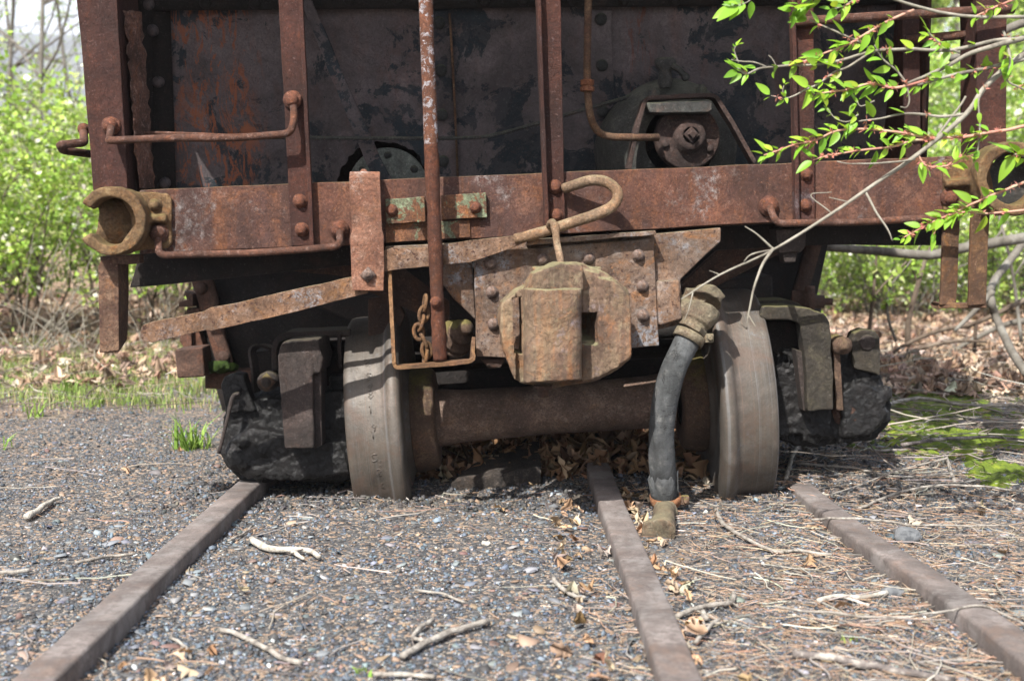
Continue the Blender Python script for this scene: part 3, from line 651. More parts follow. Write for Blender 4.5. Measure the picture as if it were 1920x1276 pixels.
strip(b, rounded([at(1838, 396, -0.01), at(1836, 420, -0.01), at(1833, 500, -0.005), at(1831, 572, 0.0)], 0.03), Vector((1, 0.25, 0)), 0.050, 0.009)
prism_pts(b, [at(1756, 573, 0.055), at(1760, 567, 0.03), at(1850, 570, 0.0), at(1850, 578, 0.0), at(1760, 578, 0.03)], NRM*0.045)
uneven(b, 0.02, 0.0015, 20); P('step_stirrup', b, 'step_r', bevel=0.002)

# ---------------------------------------------------------------- grab irons
def grab(pts, r=0.0088, rad=0.02, mat='rod', bolts=(), name='grab_iron'):
    b = bmn(); path = rounded([at(*p) for p in pts], rad, 5); out = []
    for a, c in zip(path, path[1:]):
        k = max(1, int((c-a).length/0.04))
        out += [a+(c-a)*(i/k) for i in range(k)]
    out.append(path[-1]); out = [p+Vector((0, 0, mnoise.noise(p*6)*0.003)) for p in out]
    tube(b, out, r, 12); g_ = P(name, b, mat)
    for x, y, o_, rr in bolts: bolt(at(x, y, o_), g_, rr, rr*0.9, 'bolt')
    return g_
grab([(208, 238, -0.02), (205, 262, -0.055), (203, 263, -0.06), (380, 259, -0.06), (545, 252, -0.06), (552, 222, -0.05), (549, 190, -0.025)], bolts=((549, 188, -0.03, 0.015),))
grab([(232, 262, 0.10), (231, 247, 0.10), (420, 254, 0.10), (530, 256, 0.10)], r=0.0048, rad=0.01, name='thin_hand_rod')
grab([(297, 440, -0.02), (297, 478, -0.05), (470, 474, -0.05), (638, 462, -0.05), (637, 434, -0.02)], bolts=((636, 430, -0.005, 0.019),))
grab([(1443, 388, -0.03), (1455, 420, -0.05), (1600, 416, -0.05), (1795, 406, -0.03)], mat='rod', bolts=((1442, 386, -0.006, 0.020),))
grab([(156, 240, 0.10), (158, 268, 0.02), (112, 272, -0.02), (118, 282, 0.04), (168, 289, 0.10)], r=0.010, rad=0.012, bolts=((157, 242, 0.08, 0.012),))

# ---------------------------------------------------------------- brake staff, plates and bracket on the sill
b = bmn(); tube(b, [at(790, -260, -0.085), at(797, -60, -0.085), at(800, 60, -0.085), at(803, 130, -0.085), at(806, 200, -0.084), at(808, 270, -0.084)], [0.0165]*6, 18, caps=False)
uneven(b, 0.02, 0.0008, 30); sf = P('brake_staff', b, 'staff_paint')
b = bmn(); pp = [at(808+17*t, 270+405*t, -0.084) for t in [i/16 for i in range(17)]]
tube(b, pp, [0.0165+0.001*math.sin(i) for i in range(17)], 18); me = None
uneven(b, 0.012, 0.0014, 60); P('staff_lower_end', b, 'staff', sf); bolt(at(817, 566, -0.102), sf, 0.011, 0.012, 'bolt')
b = bmn(); prism(b, [(722, 374), (796, 368), (798, 416), (724, 420)], -0.018, 0.016); prism(b, [(780, 369), (796, 368), (798, 416), (782, 418)], -0.05, 0.032); uneven(b, 0.02, 0.002, 20); q_ = P('staff_clamp_plate', b, 'teal', bevel=0.002); bolt(at(735, 394, -0.019), q_, 0.012, 0.012)
b = bmn(); prism(b, [(827, 366), (912, 361), (914, 407), (829, 412)], -0.018, 0.016); uneven(b, 0.02, 0.002, 20, 3); q_ = P('staff_clamp_plate', b, 'teal', bevel=0.002); bolt(at(892, 389, -0.019), q_, 0.012, 0.014)
b = bmn(); prism(b, [(722, 420), (880, 412), (883, 444), (724, 455)], -0.006, 0.004); uneven(b, 0.02, 0.002, 20, 7); P('lower_clamp_plate', b, 'teal', bevel=0.001)
b = bmn(); cx = [(684, 326, -0.02), (684, 334, -0.055), (686, 380, -0.055), (688, 432, -0.055), (688, 442, -0.062), (690, 500, -0.062), (690, 545, -0.062)]
strip(b, [at(684, 328, 0.06)]+[at(*p) for p in cx], Vector((1, CARK, 0)), [0.072]*5+[0.078]*2+[0.074, 0.045], 0.010)
uneven(b, 0.02, 0.0016, 18); br = P('lever_bracket', b, 'bracket', bevel=0.002); bolt(at(690, 515, -0.070), br, 0.013, 0.014, 'bolt_pale', 'nut')
bolt(at(682, 326, 0.0), br, 0.010, 0.010, 'bracket', 'dome', n=Vector((0, 0, -1)))

# ---------------------------------------------------------------- uncoupling lever
def bar(top, bot, off0, off1, thick):
    b = bmn(); n = len(top); offs = [off0+(off1-off0)*i/(n-1) for i in range(n)]
    F_ = [(at(x, y, o_), at(u, v, o_)) for (x, y), (u, v), o_ in zip(top, bot, offs)]
    rings = [[b.verts.new(p) for p in (a, c, c+NRM*thick, a+NRM*thick)] for a, c in F_]
    for A, B in zip(rings, rings[1:]):
        for k in range(4): b.faces.new((A[k], A[(k+1) % 4], B[(k+1) % 4], B[k]))
    b.faces.new(rings[0][::-1]); b.faces.new(rings[-1]); return b
T = [(263, 618), (268, 609), (285, 603), (340, 592), (382, 584), (395, 577), (450, 566), (540, 545), (620, 528), (690, 512)]
B_ = [(263, 628), (268, 639), (285, 642), (340, 630), (384, 619), (397, 620), (450, 608), (540, 588), (620, 567), (690, 550)]
b = bar(T, B_, -0.075, -0.048, 0.012); uneven(b, 0.02, 0.0016, 25); lv = P('uncoupling_lever', b, 'lever', bevel=0.0015)
T = [(700, 476), (735, 465), (800, 463), (880, 451), (950, 443), (985, 440)]
B_ = [(700, 512), (735, 507), (800, 500), (880, 492), (930, 476), (985, 455)]
b = bar(T, B_, -0.050, -0.075, 0.014); uneven(b, 0.02, 0.0014, 25, 4); P('lever_blade', b, 'lever', lv, bevel=0.0015)
b = bmn(); pp = smooth_path([at(965, 448, -0.07), at(1000, 440, -0.078), at(1060, 421, -0.09), at(1118, 402, -0.095), at(1150, 385, -0.09), at(1158, 362, -0.08), at(1140, 343, -0.07), at(1110, 338, -0.06), at(1080, 346, -0.04), at(1058, 354, -0.02)], 6)
tube(b, pp, [0.0125]*5+[0.0135]*20+[0.0130]*(len(pp)-25), 14); uneven(b, 0.03, 0.0012, 30); P('lever_loop', b, 'lever_rod', lv)
b = bmn(); pp = smooth_path([at(1035, 432, -0.078), at(1030, 422, -0.10), at(1036, 416, -0.118), at(1041, 428, -0.122), at(1044, 455, -0.135), at(1049, 478, -0.15), at(1052, 495, -0.16)], 5)
tube(b, pp, [0.008]*12+[0.009, 0.010, 0.011, 0.011, 0.010]+[0.0085]*(len(pp)-17), 12); P('lift_link', b, 'lever_rod', lv)

# ---------------------------------------------------------------- draft casting behind the coupler
b = bmn(); prism(b, [(722, 462), (1000, 447), (1000, 460), (1352, 426), (1352, 452), (1276, 524), (1283, 606), (1232, 618), (1225, 460), (885, 475), (892, 600), (850, 560), (806, 500), (724, 505)], -0.012, 0.02)
uneven(b, 0.03, 0.002, 12, 5); dc = P('draft_casting', b, 'plate', bevel=0.004)
b = bmn(); prism_pts(b, [at(985, 459, -0.014), at(1225, 440, -0.014), at(1222, 432, -0.014), at(985, 449, -0.014)], -NRM*0.05); uneven(b, 0.02, 0.002, 20); P('top_ledge', b, 'plate', dc, bevel=0.002)
b = bmn(); prism(b, [(888, 474), (1226, 446), (1236, 648), (1180, 652), (945, 670), (893, 668)], -0.036, 0.022); uneven(b, 0.02, 0.002, 16); sp = P('striker_plate', b, 'plate', dc, bevel=0.003)
b = bmn(); prism(b, [(1232, 527), (1274, 524), (1279, 598), (1236, 612)], -0.045, 0.03); uneven(b, 0.02, 0.002, 16); P('side_lug', b, 'plate', dc, bevel=0.006)
for x, y in ((920, 494), (1104, 485), (1197, 479), (923, 548), (1205, 537), (1206, 592), (926, 608), (1018, 487)): bolt(at(x, y, -0.038), sp, 0.0125, 0.013, 'bolt_pale')
b = bmn(); prism(b, [(690, 560), (740, 552), (760, 590), (740, 640), (690, 640)], 0.25, 0.05); P('bolster_block', b, 'under', dc, bevel=0.004); b = bmn(); prism(b, [(900, 672), (948, 672), (940, 690), (915, 690)], -0.02, 0.03); uneven(b, 0.03, 0.003); P('keeper', b, 'under', dc, bevel=0.004)

# ---------------------------------------------------------------- coupler head
b = bmn()
prism(b, [(936, 600), (941, 568), (968, 545), (1000, 530), (1008, 508), (1045, 492), (1092, 494), (1138, 512), (1180, 545), (1183, 600), (1184, 672), (1160, 694), (1118, 715), (1040, 728), (975, 718), (966, 690), (943, 650)], -0.205, 0.10)
prism(b, [(1000, 512), (1052, 494), (1094, 498), (1094, 545), (985, 545), (990, 530)], -0.25, 0.10)           # crown boss
prism(b, [(1120, 520), (1150, 525), (1182, 556), (1184, 668), (1158, 690), (1122, 708)], -0.222, 0.05)       # guard side
prism(b, [(1090, 505), (1125, 512), (1125, 592), (1090, 592)], -0.215, 0.05); prism(b, [(1090, 645), (1125, 645), (1122, 708), (1090, 716)], -0.222, 0.05)
prism(b, [(940, 572), (968, 548), (968, 716), (945, 660), (937, 610)], -0.225, 0.06)
prism_pts(b, [at(1000, 500, -0.10), at(1130, 500, -0.10), at(1135, 690, -0.10), at(990, 700, -0.10)], NRM*0.12)  # shank
cut = bmn(); prism(cut, [(1092, 590), (1129, 591), (1124, 646), (1094, 649)], -0.30, 0.24)
cut2 = bmn(); prism(cut2, [(965, 563), (983, 560), (985, 672), (969, 668)], -0.30, 0.24)
me = remeshed('coupler', b, 0.0035, (cut, cut2), disp=0.0028, dscale=20, smooth=4, fine=0.0012, fscale=110)
cp_ = obj('coupler', me, M['coupler'], car)
b = bmn()
n = 16; fr = []
for i in range(n+1):
    a = math.pi*i/n; x = 1036-54*math.cos(a); o_ = -0.262-0.040*math.sin(a)**0.7
    fr.append((x, o_))
for (x0, o0), (x1, o1) in zip(fr, fr[1:]):
    yt = 541; yb = lambda x: 718-0.06*(x-980)
    A = [at(x0, yt, o0), at(x1, yt, o1), at(x1, yb(x1), o1), at(x0, yb(x0), o0)]
    B2 = [at(x0, yt, -0.20), at(x1, yt, -0.20), at(x1, yb(x1), -0.20), at(x0, yb(x0), -0.20)]
    va = [b.verts.new(p) for p in A]; vb = [b.verts.new(p) for p in B2]
    b.faces.new(va); b.faces.new(vb[::-1])
    for k in range(4): b.faces.new((va[k], vb[k], vb[(k+1) % 4], va[(k+1) % 4]))
me = remeshed('knuckle', b, 0.003, disp=0.0028, dscale=24, smooth=4, fine=0.0010, fscale=110, seed=4)
obj('knuckle', me, M['coupler'], cp_)
b = bmn(); lathe(b, at(1018, 722, -0.22), Vector((0, 0, -1)), [(0, 0.022), (0.008, 0.022), (0.010, 0.013), (0.026, 0.012), (0.028, 0)], 16); P('coupler_pin', b, 'under', cp_)
b = bmn(); lathe(b, at(1026, 522, -0.225), Vector((0, 0, 1)), [(-0.02, 0.026), (0.010, 0.025), (0.014, 0.020), (0.015, 0)], 16); me = P('pin_lug', b, 'coupler', cp_)

# ---------------------------------------------------------------- staff stirrup, chain, spring
b = bmn(); strip(b, rounded([at(731, 500, -0.02), at(735, 600, -0.06), at(740, 688, -0.085), at(800, 684, -0.085), at(885, 676, -0.085), at(887, 640, -0.05)], 0.012, 4), NRM, 0.040, 0.009)
uneven(b, 0.015, 0.001, 30); P('staff_stirrup', b, 'step_r', bevel=0.002)
chm = None
pts = [(797, 568), (795, 588), (790, 606), (785, 622), (795, 640), (800, 656), (798, 668)]
for i, (x, y) in enumerate(pts):
    b = bmn(); c = at(x, y, -0.06); d = (at(*pts[min(i+1, 6)], -0.06)-at(*pts[max(0, i-1)], -0.06)).normalized()
    s_ = Vector((1, 0.3, 0)) if i % 2 else Vector((0.3, -1, 0)); s_ = (s_-d*s_.dot(d)).normalized()
    L = [c+d*math.cos(a)*0.019+s_*math.sin(a)*0.0115 for a in [2*math.pi*k/16 for k in range(16)]]
    tube(b, L, 0.0048, 8, closed=True)
    if i == 0: chn = P('brake_chain', b, 'step_r')
    else: P('chain_link', b, 'step_r', chn)
b = bmn(); c = at(858, 628, 0.03); ax = (at(880, 606, -0.02)-at(845, 640, 0.05)).normalized()
lathe(b, c, ax, [(-0.05, 0.030), (-0.03, 0.048), (-0.022, 0.048), (-0.02, 0.03), (-0.012, 0.045), (-0.004, 0.045), (0, 0.025), (0.01, 0.032), (0.022, 0.032), (0.024, 0.014), (0.04, 0.018), (0.05, 0.018), (0.052, 0)], 24); P('spring_seat', b, 'hub')

# ---------------------------------------------------------------- brake cylinder
b = bmn(); c0 = at(1272, 268, 0.36); ax = Vector((0.12, -1, 0.05)).normalized()
lathe(b, c0, ax, [(-0.24, 0.188), (-0.08, 0.188), (-0.03, 0.174), (0.0, 0.140), (0.02, 0.11), (0.03, 0.10)], 56); bc = P('brake_cylinder', b, 'drum')
noisy(bc.data, 0.003, 30)
cf = at(1290, 256, 0.31)
b = bmn(); lathe(b, cf, ax, [(-0.03, 0.088), (0, 0.088), (0.003, 0.084), (0.004, 0.05), (0.006, 0.044), (0.03, 0.040), (0.034, 0.030), (0.033, 0.022)], 44); noisy_b = P('cylinder_flange', b, 'flange', bc)
b = bmn(); lathe(b, cf, ax, [(0.02, 0.022), (0.040, 0.022), (0.042, 0.012), (0.054, 0.012), (0.055, 0)], 4); P('square_plug', b, 'flange', bc, bevel=0.002)
aa, bb = orient(ax)
for a in (90, 200, 330): 
    v_ = Vector((math.cos(R(a)), 0.12*math.cos(R(a)), math.sin(R(a))))*0.067
    bolt(cf+v_+ax*0.003, bc, 0.011, 0.012, 'flange', 'dome', n=-ax)
b = bmn(); strip(b, rounded([at(1178, 318, 0.28), at(1190, 250, 0.28), at(1208, 186, 0.28), at(1270, 182, 0.28), at(1338, 180, 0.28), at(1372, 235, 0.28), at(1412, 306, 0.28)], 0.016, 4), NRM, 0.045, 0.012); uneven(b, 0.03, 0.0015, 30); P('hanger_strap', b, 'flange', bc, bevel=0.002)
b = bmn(); prism(b, [(1212, 192), (1335, 188), (1337, 206), (1330, 212), (1218, 212)], 0.255, 0.06); uneven(b, 0.02, 0.002, 30); P('top_plate', b, 'black', bc, bevel=0.005)
for x, y in ((1226, 178), (1315, 172)):
    b = bmn(); lathe(b, at(x, y+8, 0.31), Vector((0, 0, 1)), [(0, 0.022), (0.006, 0.022), (0.008, 0.015), (0.022, 0.015), (0.024, 0.008), (0.030, 0.008), (0.031, 0)], 14); P('top_nut', b, 'black', bc)
b = bmn(); lathe(b, at(1247, 165, 0.34), Vector((0, 0, 1)), [(0, 0.016), (0.01, 0.018), (0.02, 0.021), (0.03, 0.018), (0.045, 0.016), (0.055, 0.026), (0.07, 0.030), (0.078, 0.024), (0.08, 0)], 18)
strip(b, [at(1258, 122, 0.33), at(1272, 130, 0.32), at(1288, 146, 0.31)], NRM, [0.02, 0.02, 0.02], 0.012); lathe(b, at(1287, 144, 0.30), NRM, [(0, 0), (0, 0.010), (0.02, 0.010), (0.02, 0)], 12); P('drain_cock', b, 'black', bc)
# air pipe and its nut
b = bmn(); tube(b, rounded([at(1104, -60, 0.24), at(1102, 60, 0.24), at(1100, 150, 0.24), at(1106, 225, 0.24), at(1128, 257, 0.25), at(1235, 258, 0.27)], 0.045, 6), 0.0098, 14); ap = P('air_pipe', b, 'pipe')
b = bmn(); lathe(b, at(1101, 172, 0.24), Vector((0, 0, 1)), [(0, 0.011), (0.001, 0.019), (0.012, 0.019), (0.014, 0.014), (0.018, 0.018), (0.030, 0.018), (0.032, 0.010)], 8); P('pipe_nut', b, 'nut', ap, bevel=0.001)

# ---------------------------------------------------------------- wheelset
WL = atY(724, 790, 3.38); WR = atY(1369, 742, 3.38)
# keep the spacing along the axle, heights from the picture
AX = (WR-WL).normalized(); AL = (WR-WL).length
def tread_lines():
    m = M['wheel']; nt = m.node_tree; p = nt.nodes['Principled BSDF']; src = p.inputs['Base Color'].links[0].from_socket
    tc = _n(nt, 'ShaderNodeTexCoord'); v = tc.outputs['Object']; dp = _n(nt, 'ShaderNodeVectorMath'); dp.operation = 'DOT_PRODUCT'; nt.links.new(v, dp.inputs[0]); dp.inputs[1].default_value = tuple(AX)
    t = math_n(nt, 'ADD', dp.outputs['Value'], math_n(nt, 'MULTIPLY', noise_n(nt, v, 5, 3, 0.5), 0.006))
    cx = _n(nt, 'ShaderNodeCombineXYZ'); nt.links.new(t, cx.inputs[0]); n = noise_n(nt, cx.outputs[0], 75, 5, 0.7); br_ = noise_n(nt, v, 9, 5, 0.7)
    c = mixc(nt, math_n(nt, 'MULTIPLY', thr(nt, n, 0.56, 0.66), thr(nt, br_, 0.40, 0.60)), src, (0.26, 0.14, 0.085))
    n2 = noise_n(nt, cx.outputs[0], 40, 4, 0.7, 0.0, stretch=(1.3, 1, 1)); c = mixc(nt, math_n(nt, 'MULTIPLY', thr(nt, n2, 0.52, 0.62), 0.5), c, (0.085, 0.078, 0.07))
    c = mixc(nt, math_n(nt, 'MULTIPLY', thr(nt, n2, 0.46, 0.38), 0.4), c, (0.17, 0.175, 0.18))
    st_ = noise_n(nt, v, 6, 7, 0.72, 0.5); c = mixc(nt, math_n(nt, 'MULTIPLY', thr(nt, st_, 0.50, 0.64), 0.6), c, (0.085, 0.055, 0.040))
    nt.links.new(c, p.inputs['Base Color'])
tread_lines()
ax_root = car
def wheel(c, inward, seed, mat='wheel'):
    prof = [(-0.060, 0.10), (-0.060, 0.25), (-0.072, 0.262), (-0.073, 0.286), (-0.069, 0.2915), (-0.060, 0.294), (0.0, 0.296), (0.022, 0.298), (0.030, 0.301), (0.036, 0.309), (0.042, 0.318), (0.048, 0.3225), (0.057, 0.324), (0.066, 0.321), (0.073, 0.312), (0.075, 0.26),
            (0.068, 0.24), (0.062, 0.19), (0.068, 0.155), (0.085, 0.135), (0.125, 0.120), (0.132, 0.115), (0.133, 0.07)]
    b = bmn(); rg_ = lathe(b, c, inward, prof, 112)
    o = P('wheel', b, mat); return o
wl = wheel(WL, AX, 0); wr = wheel(WR, -AX, 1)
for wobj, c, sgn in ((wl, WL, 1), (wr, WR, -1)):
    b = bmn(); lathe(b, c, AX*sgn, [(0.080, 0.145), (0.088, 0.148), (0.138, 0.138), (0.144, 0.130), (0.144, 0.07)], 64); uneven(b, 0.03, 0.001, 20); P('hub', b, 'hub', wobj)
b = bmn(); lathe(b, WL+AX*0.14, AX, [(0, 0.079), (0.02, 0.079), (0.07, 0.073), (AL*0.5-0.15, 0.068), (AL-0.37, 0.073), (AL-0.32, 0.079), (AL-0.30, 0.079)], 48); P('axle', b, 'axle')
# letters cast round the left wheel's tread, worn away to stubs
b = bmn(); ua, ub = orient(AX)
def on_tread(t, a, dr):
    # a: angle up from the horizontal at the front
    d = Vector((0, -1, 0)); d = (d-AX*d.dot(AX)).normalized(); z = Vector((0, 0, 1)); z = (z-AX*z.dot(AX)).normalized()
    return WL+AX*t+(d*math.cos(a)+z*math.sin(a))*(0.2957+dr)
rng = random.Random(8)
def glyph(strokes, a0, hh, t0, w_):
    for s in strokes:
        tube(b, [on_tread(t0+x*w_, R(a0)+y*hh/0.295, 0.0) for x, y in s], 0.0019, 6)
S8 = [[(0.1, 0.9), (0.5, 1), (0.9, 0.8), (0.5, 0.55), (0.1, 0.75), (0.1, 0.9)], [(0.5, 0.55), (0.95, 0.3), (0.5, 0), (0.1, 0.25), (0.5, 0.55)]]
SS = [[(0.9, 0.85), (0.5, 1), (0.1, 0.8), (0.3, 0.55), (0.8, 0.4), (0.8, 0.1), (0.3, 0), (0.1, 0.15)]]
S2 = [[(0.1, 0.8), (0.5, 1), (0.9, 0.75), (0.1, 0), (0.9, 0)]]
S1 = [[(0.5, 0), (0.5, 1), (0.3, 0.8)]]
S9 = [[(0.8, 0.7), (0.5, 0.5), (0.15, 0.7), (0.5, 1), (0.85, 0.75), (0.5, 0)]]
for gl, a0, t0 in ((SS, -11, -0.012), (S8, -14.5, 0.006), (S2, -19, -0.004), (S8, -27, 0.004), (SS, 30, -0.014), (S9, 24, -0.012), (S8, 20.5, -0.010), (S1, 13, -0.012), (S9, 4, -0.006), (S1, 0.5, -0.010), (S8, 38, -0.02)):
    glyph(gl, a0, 0.020, t0, 0.016)
P('lettering', b, 'wheel', wl)

# ---------------------------------------------------------------- axle boxes under caked grease
def lump(name, polys, voxel, mat, disp=0.003, fine=0.0035, ds=34, fs=105, seed=0, sm=4, parent=None, blobs=()):
    b = bmn()
    for pts, Y, th in polys: prismY(b, pts, Y, th)
    rg_ = random.Random(seed+40)
    for x0_, x1_, y0_, y1_, Y_, nb, r0_, r1_ in blobs:
        for _ in range(nb):
            r_ = rg_.uniform(r0_, r1_)*0.62; c_ = atY(rg_.uniform(x0_, x1_), rg_.uniform(y0_, y1_), Y_+r_*rg_.uniform(0.2, 0.7))
            bmesh.ops.create_icosphere(b, subdivisions=2, radius=r_, matrix=Matrix.Translation(c_)@Matrix.Diagonal((1, 0.8, rg_.uniform(0.7, 1.3), 1)))
    return obj(name, remeshed(name, b, voxel, disp=disp, dscale=ds, smooth=sm, fine=fine, fscale=fs, seed=seed), M[mat], parent or car)
jb = lump('axle_box', [
    ([(412, 850), (420, 775), (428, 750), (470, 748), (590, 742), (622, 730), (656, 728), (664, 800), (668, 890), (640, 905), (520, 900), (478, 909), (452, 900), (425, 876)], 3.22, 0.26),
    ([(430, 880), (425, 830), (470, 800), (560, 820), (640, 830), (655, 885), (600, 896), (500, 898)], 3.175, 0.08),
    ([(600, 735), (656, 730), (660, 880), (600, 880)], 3.19, 0.1)], 0.0047, 'grease', seed=1, sm=6, blobs=((600, 655, 735, 890, 3.19, 110, 0.008, 0.022), (430, 600, 830, 895, 3.18, 70, 0.010, 0.030), (430, 520, 760, 830, 3.215, 25, 0.008, 0.020), (440, 500, 820, 890, 3.17, 6, 0.03, 0.045)))
jb['label'] = 'left axle box caked in black grease'
b = bmn(); prismY(b, [(413, 722), (420, 706), (440, 699), (456, 702), (463, 725), (470, 748), (480, 770), (425, 775)], 3.20, 0.06)
me = remeshed('lid_ear', b, 0.004, disp=0.003, smooth=4); ear = obj('lid_ear', me, M['grease'], jb)
b = bmn(); lathe(b, atY(441, 731, 3.20), Vector((0, -1, 0)), [(-0.01, 0.017), (0.004, 0.017), (0.006, 0.014), (0.006, 0)], 16); P('hinge_pin', b, 'grease', jb)
b = bmn(); tube(b, smooth_path([atY(448, 738, 3.18), atY(436, 745, 3.17), atY(425, 790, 3.16), atY(410, 850, 3.15)], 4), [0.006]*7+[0.005]*6, 8); P('pin_wire', b, 'strap', jb)
# strap over the box
def strap_arm(topP, frontP, Y0, depth, name, mat, parent, sidew=0.0):
    b = bmn(); prismY(b, frontP, Y0, depth); prismY(b, topP, Y0+0.004, depth+0.12)
    o = obj(name, remeshed(name, b, 0.0045, disp=0.0022, dscale=18, smooth=4, fine=0.0008, fscale=90, seed=2), M[mat], parent); return o
s1 = strap_arm([(522, 672), (522, 655), (530, 640), (598, 634), (600, 655), (606, 672), (600, 700), (525, 700)], [(519, 668), (524, 662), (575, 660), (584, 672), (590, 840), (533, 842)], 3.10, 0.06, 'pedestal_strap', 'strap', jb)
b = bmn(); prismY(b, [(575, 662), (600, 650), (602, 700), (604, 835), (588, 841)], 3.13, 0.10); P('strap_web', b, 'strap', jb, bevel=0.003)
b = bmn(); pp = rounded([atY(524, 690, 3.30), atY(522, 640, 3.30), atY(540, 624, 3.30), atY(662, 620, 3.30)], 0.03, 5)
strip(b, pp, Vector((0, 1, 0)), 0.13, 0.016); strip(b, [atY(636, 622, 3.24), atY(640, 690, 3.24)], Vector((1, 0, 0)), 0.010, 0.02); uneven(b, 0.03, 0.0015, 20); P('spring_cap', b, 'strap', jb, bevel=0.003)
b = bmn(); prismY(b, [(600, 640), (662, 636), (662, 730), (598, 735)], 3.38, 0.1); P('spring_plank', b, 'dark', jb, bevel=0.004); b = bmn(); prismY(b, [(470, 660), (520, 655), (520, 715), (478, 720)], 3.30, 0.12); P('box_back', b, 'dark', jb, bevel=0.004)
b = bmn(); lathe(b, atY(636, 730, 3.24), Vector((0, 0, 1)), [(-0.01, 0.024), (0.012, 0.026), (0.02, 0.022), (0.024, 0.026), (0.035, 0.026), (0.04, 0.018), (0.041, 0)], 18); noisy(P('caked_nut', b, 'grease', jb).data, 0.004, 70)
b = bmn(); strip(b, rounded([atY(480, 735, 3.26), atY(478, 690, 3.26), atY(472, 655, 3.28), atY(490, 648, 3.30), atY(512, 652, 3.32)], 0.02, 4), Vector((0.3, 1, 0)), 0.035, 0.008); P('hook_strap', b, 'strap', jb, bevel=0.001)
b = bmn(); lathe(b, atY(500, 716, 3.18), Vector((0, -1, 0)), [(-0.05, 0.026), (0.0, 0.026), (0.002, 0.015), (0.012, 0.012), (0.013, 0)], 14); bq = P('box_bolt', b, 'strap', jb)
b = bmn(); lathe(b, atY(500, 716, 3.178), Vector((0, -1, 0)), [(0, 0.0245), (0.006, 0.0245), (0.006, 0)], 4); P('box_nut', b, 'hub', jb)

jr = lump('axle_box', [
    ([(1452, 700), (1458, 650), (1500, 640), (1570, 660), (1590, 652), (1618, 660), (1640, 680), (1660, 725), (1674, 757), (1670, 790), (1640, 826), (1566, 832), (1535, 840), (1490, 836), (1456, 820)], 3.30, 0.26),
    ([(1575, 740), (1615, 715), (1655, 735), (1664, 775), (1630, 815), (1580, 820)], 3.26, 0.1),
    ([(1545, 662), (1600, 650), (1645, 690), (1655, 740), (1560, 770)], 3.285, 0.18),
    ([(1456, 690), (1500, 680), (1560, 770), (1560, 820), (1456, 810)], 3.27, 0.1)], 0.0047, 'grease', seed=7, sm=6, blobs=((1458, 1510, 650, 825, 3.27, 90, 0.008, 0.022), (1510, 1580, 780, 828, 3.28, 30, 0.010, 0.024), (1590, 1650, 665, 720, 3.28, 40, 0.008, 0.022), (1580, 1660, 720, 815, 3.27, 40, 0.015, 0.034)))
jr['label'] = 'right axle box caked in black grease under a mossy strap'
b = bmn(); prismY(b, [(1596, 640), (1602, 624), (1618, 617), (1642, 620), (1651, 634), (1651, 705), (1640, 700), (1600, 690)], 3.26, 0.06)
obj('lid_ear', remeshed('lid_ear', b, 0.004, disp=0.002, smooth=4, seed=3), M['strap_moss'], jr)
b = bmn(); lathe(b, atY(1626, 642, 3.26), Vector((0, -1, 0)), [(-0.01, 0.021), (0.003, 0.021), (0.005, 0.018), (0.005, 0)], 18); P('hinge_pin', b, 'strap', jr)
b = bmn(); lathe(b, atY(1612, 768, 3.272), Vector((0.05, -1, 0)), [(-0.03, 0.074), (-0.006, 0.068), (0.004, 0.050), (0.008, 0.03), (0.009, 0)], 30); noisy(P('round_lid', b, 'under', jr).data, 0.008, 22, 0.003, 60)
strap_arm([(1425, 590), (1430, 574), (1480, 573), (1520, 578), (1545, 588), (1556, 606), (1560, 640), (1530, 640), (1510, 610), (1480, 600), (1428, 600)],
          [(1500, 608), (1545, 600), (1556, 625), (1563, 700), (1563, 768), (1514, 772), (1510, 680), (1504, 640)], 3.19, 0.06, 'pedestal_strap', 'strap_moss', jr)
b = bmn(); prismY(b, [(1492, 655), (1509, 660), (1513, 772), (1506, 770)], 3.22, 0.08); P('strap_web', b, 'strap', jr, bevel=0.003)
b = bmn(); prismY(b, [(1426, 600), (1500, 605), (1505, 660), (1455, 665), (1440, 650)], 3.30, 0.08); noisy(P('box_back', b, 'dark', jr, bevel=0.004).data, 0.002, 20)
b = bmn(); strip(b, rounded([atY(1410, 566, 3.36), atY(1470, 563, 3.36), atY(1495, 575, 3.36), atY(1496, 600, 3.36)], 0.02, 4), Vector((0, 1, 0)), 0.12, 0.014); P('spring_cap', b, 'strap_moss', jr, bevel=0.003)
b = bmn(); lathe(b, atY(1581, 648, 3.22), Vector((0.1, -1, 0)), [(-0.06, 0.026), (0, 0.025), (0.002, 0.014), (0.016, 0.012), (0.017, 0)], 12); noisy(P('box_bolt', b, 'hub', jr).data, 0.003, 60)
b = bmn(); prismY(b, [(1562, 655), (1575, 660), (1582, 770), (1568, 768)], 3.24, 0.03); P('spacer_plate', b, 'hub', jr, bevel=0.002)
# bolster end hardware seen right of the hose
b = bmn(); prism(b, [(1454, 430), (1512, 428), (1510, 462), (1500, 474), (1460, 474)], 0.06, 0.07); prism(b, [(1466, 474), (1495, 474), (1492, 492), (1470, 492)], 0.07, 0.04); uneven(b, 0.02, 0.003, 30); P('sill_anchor', b, 'strap', bevel=0.004)
b = bmn(); lathe(b, atY(1515, 565, 3.85), Vector((1, -0.2, 0)), [(-0.05, 0.035), (-0.01, 0.035), (-0.005, 0.05), (0.02, 0.05), (0.022, 0.022), (0.05, 0.020), (0.052, 0.011), (0.075, 0.011), (0.076, 0)], 14); P('chute_pivot', b, 'under')
b = bmn(); tube(b, [atY(860, 640, 3.70), atY(1240, 600, 3.72)], 0.05, 16); P('brake_shaft', b, 'dark')

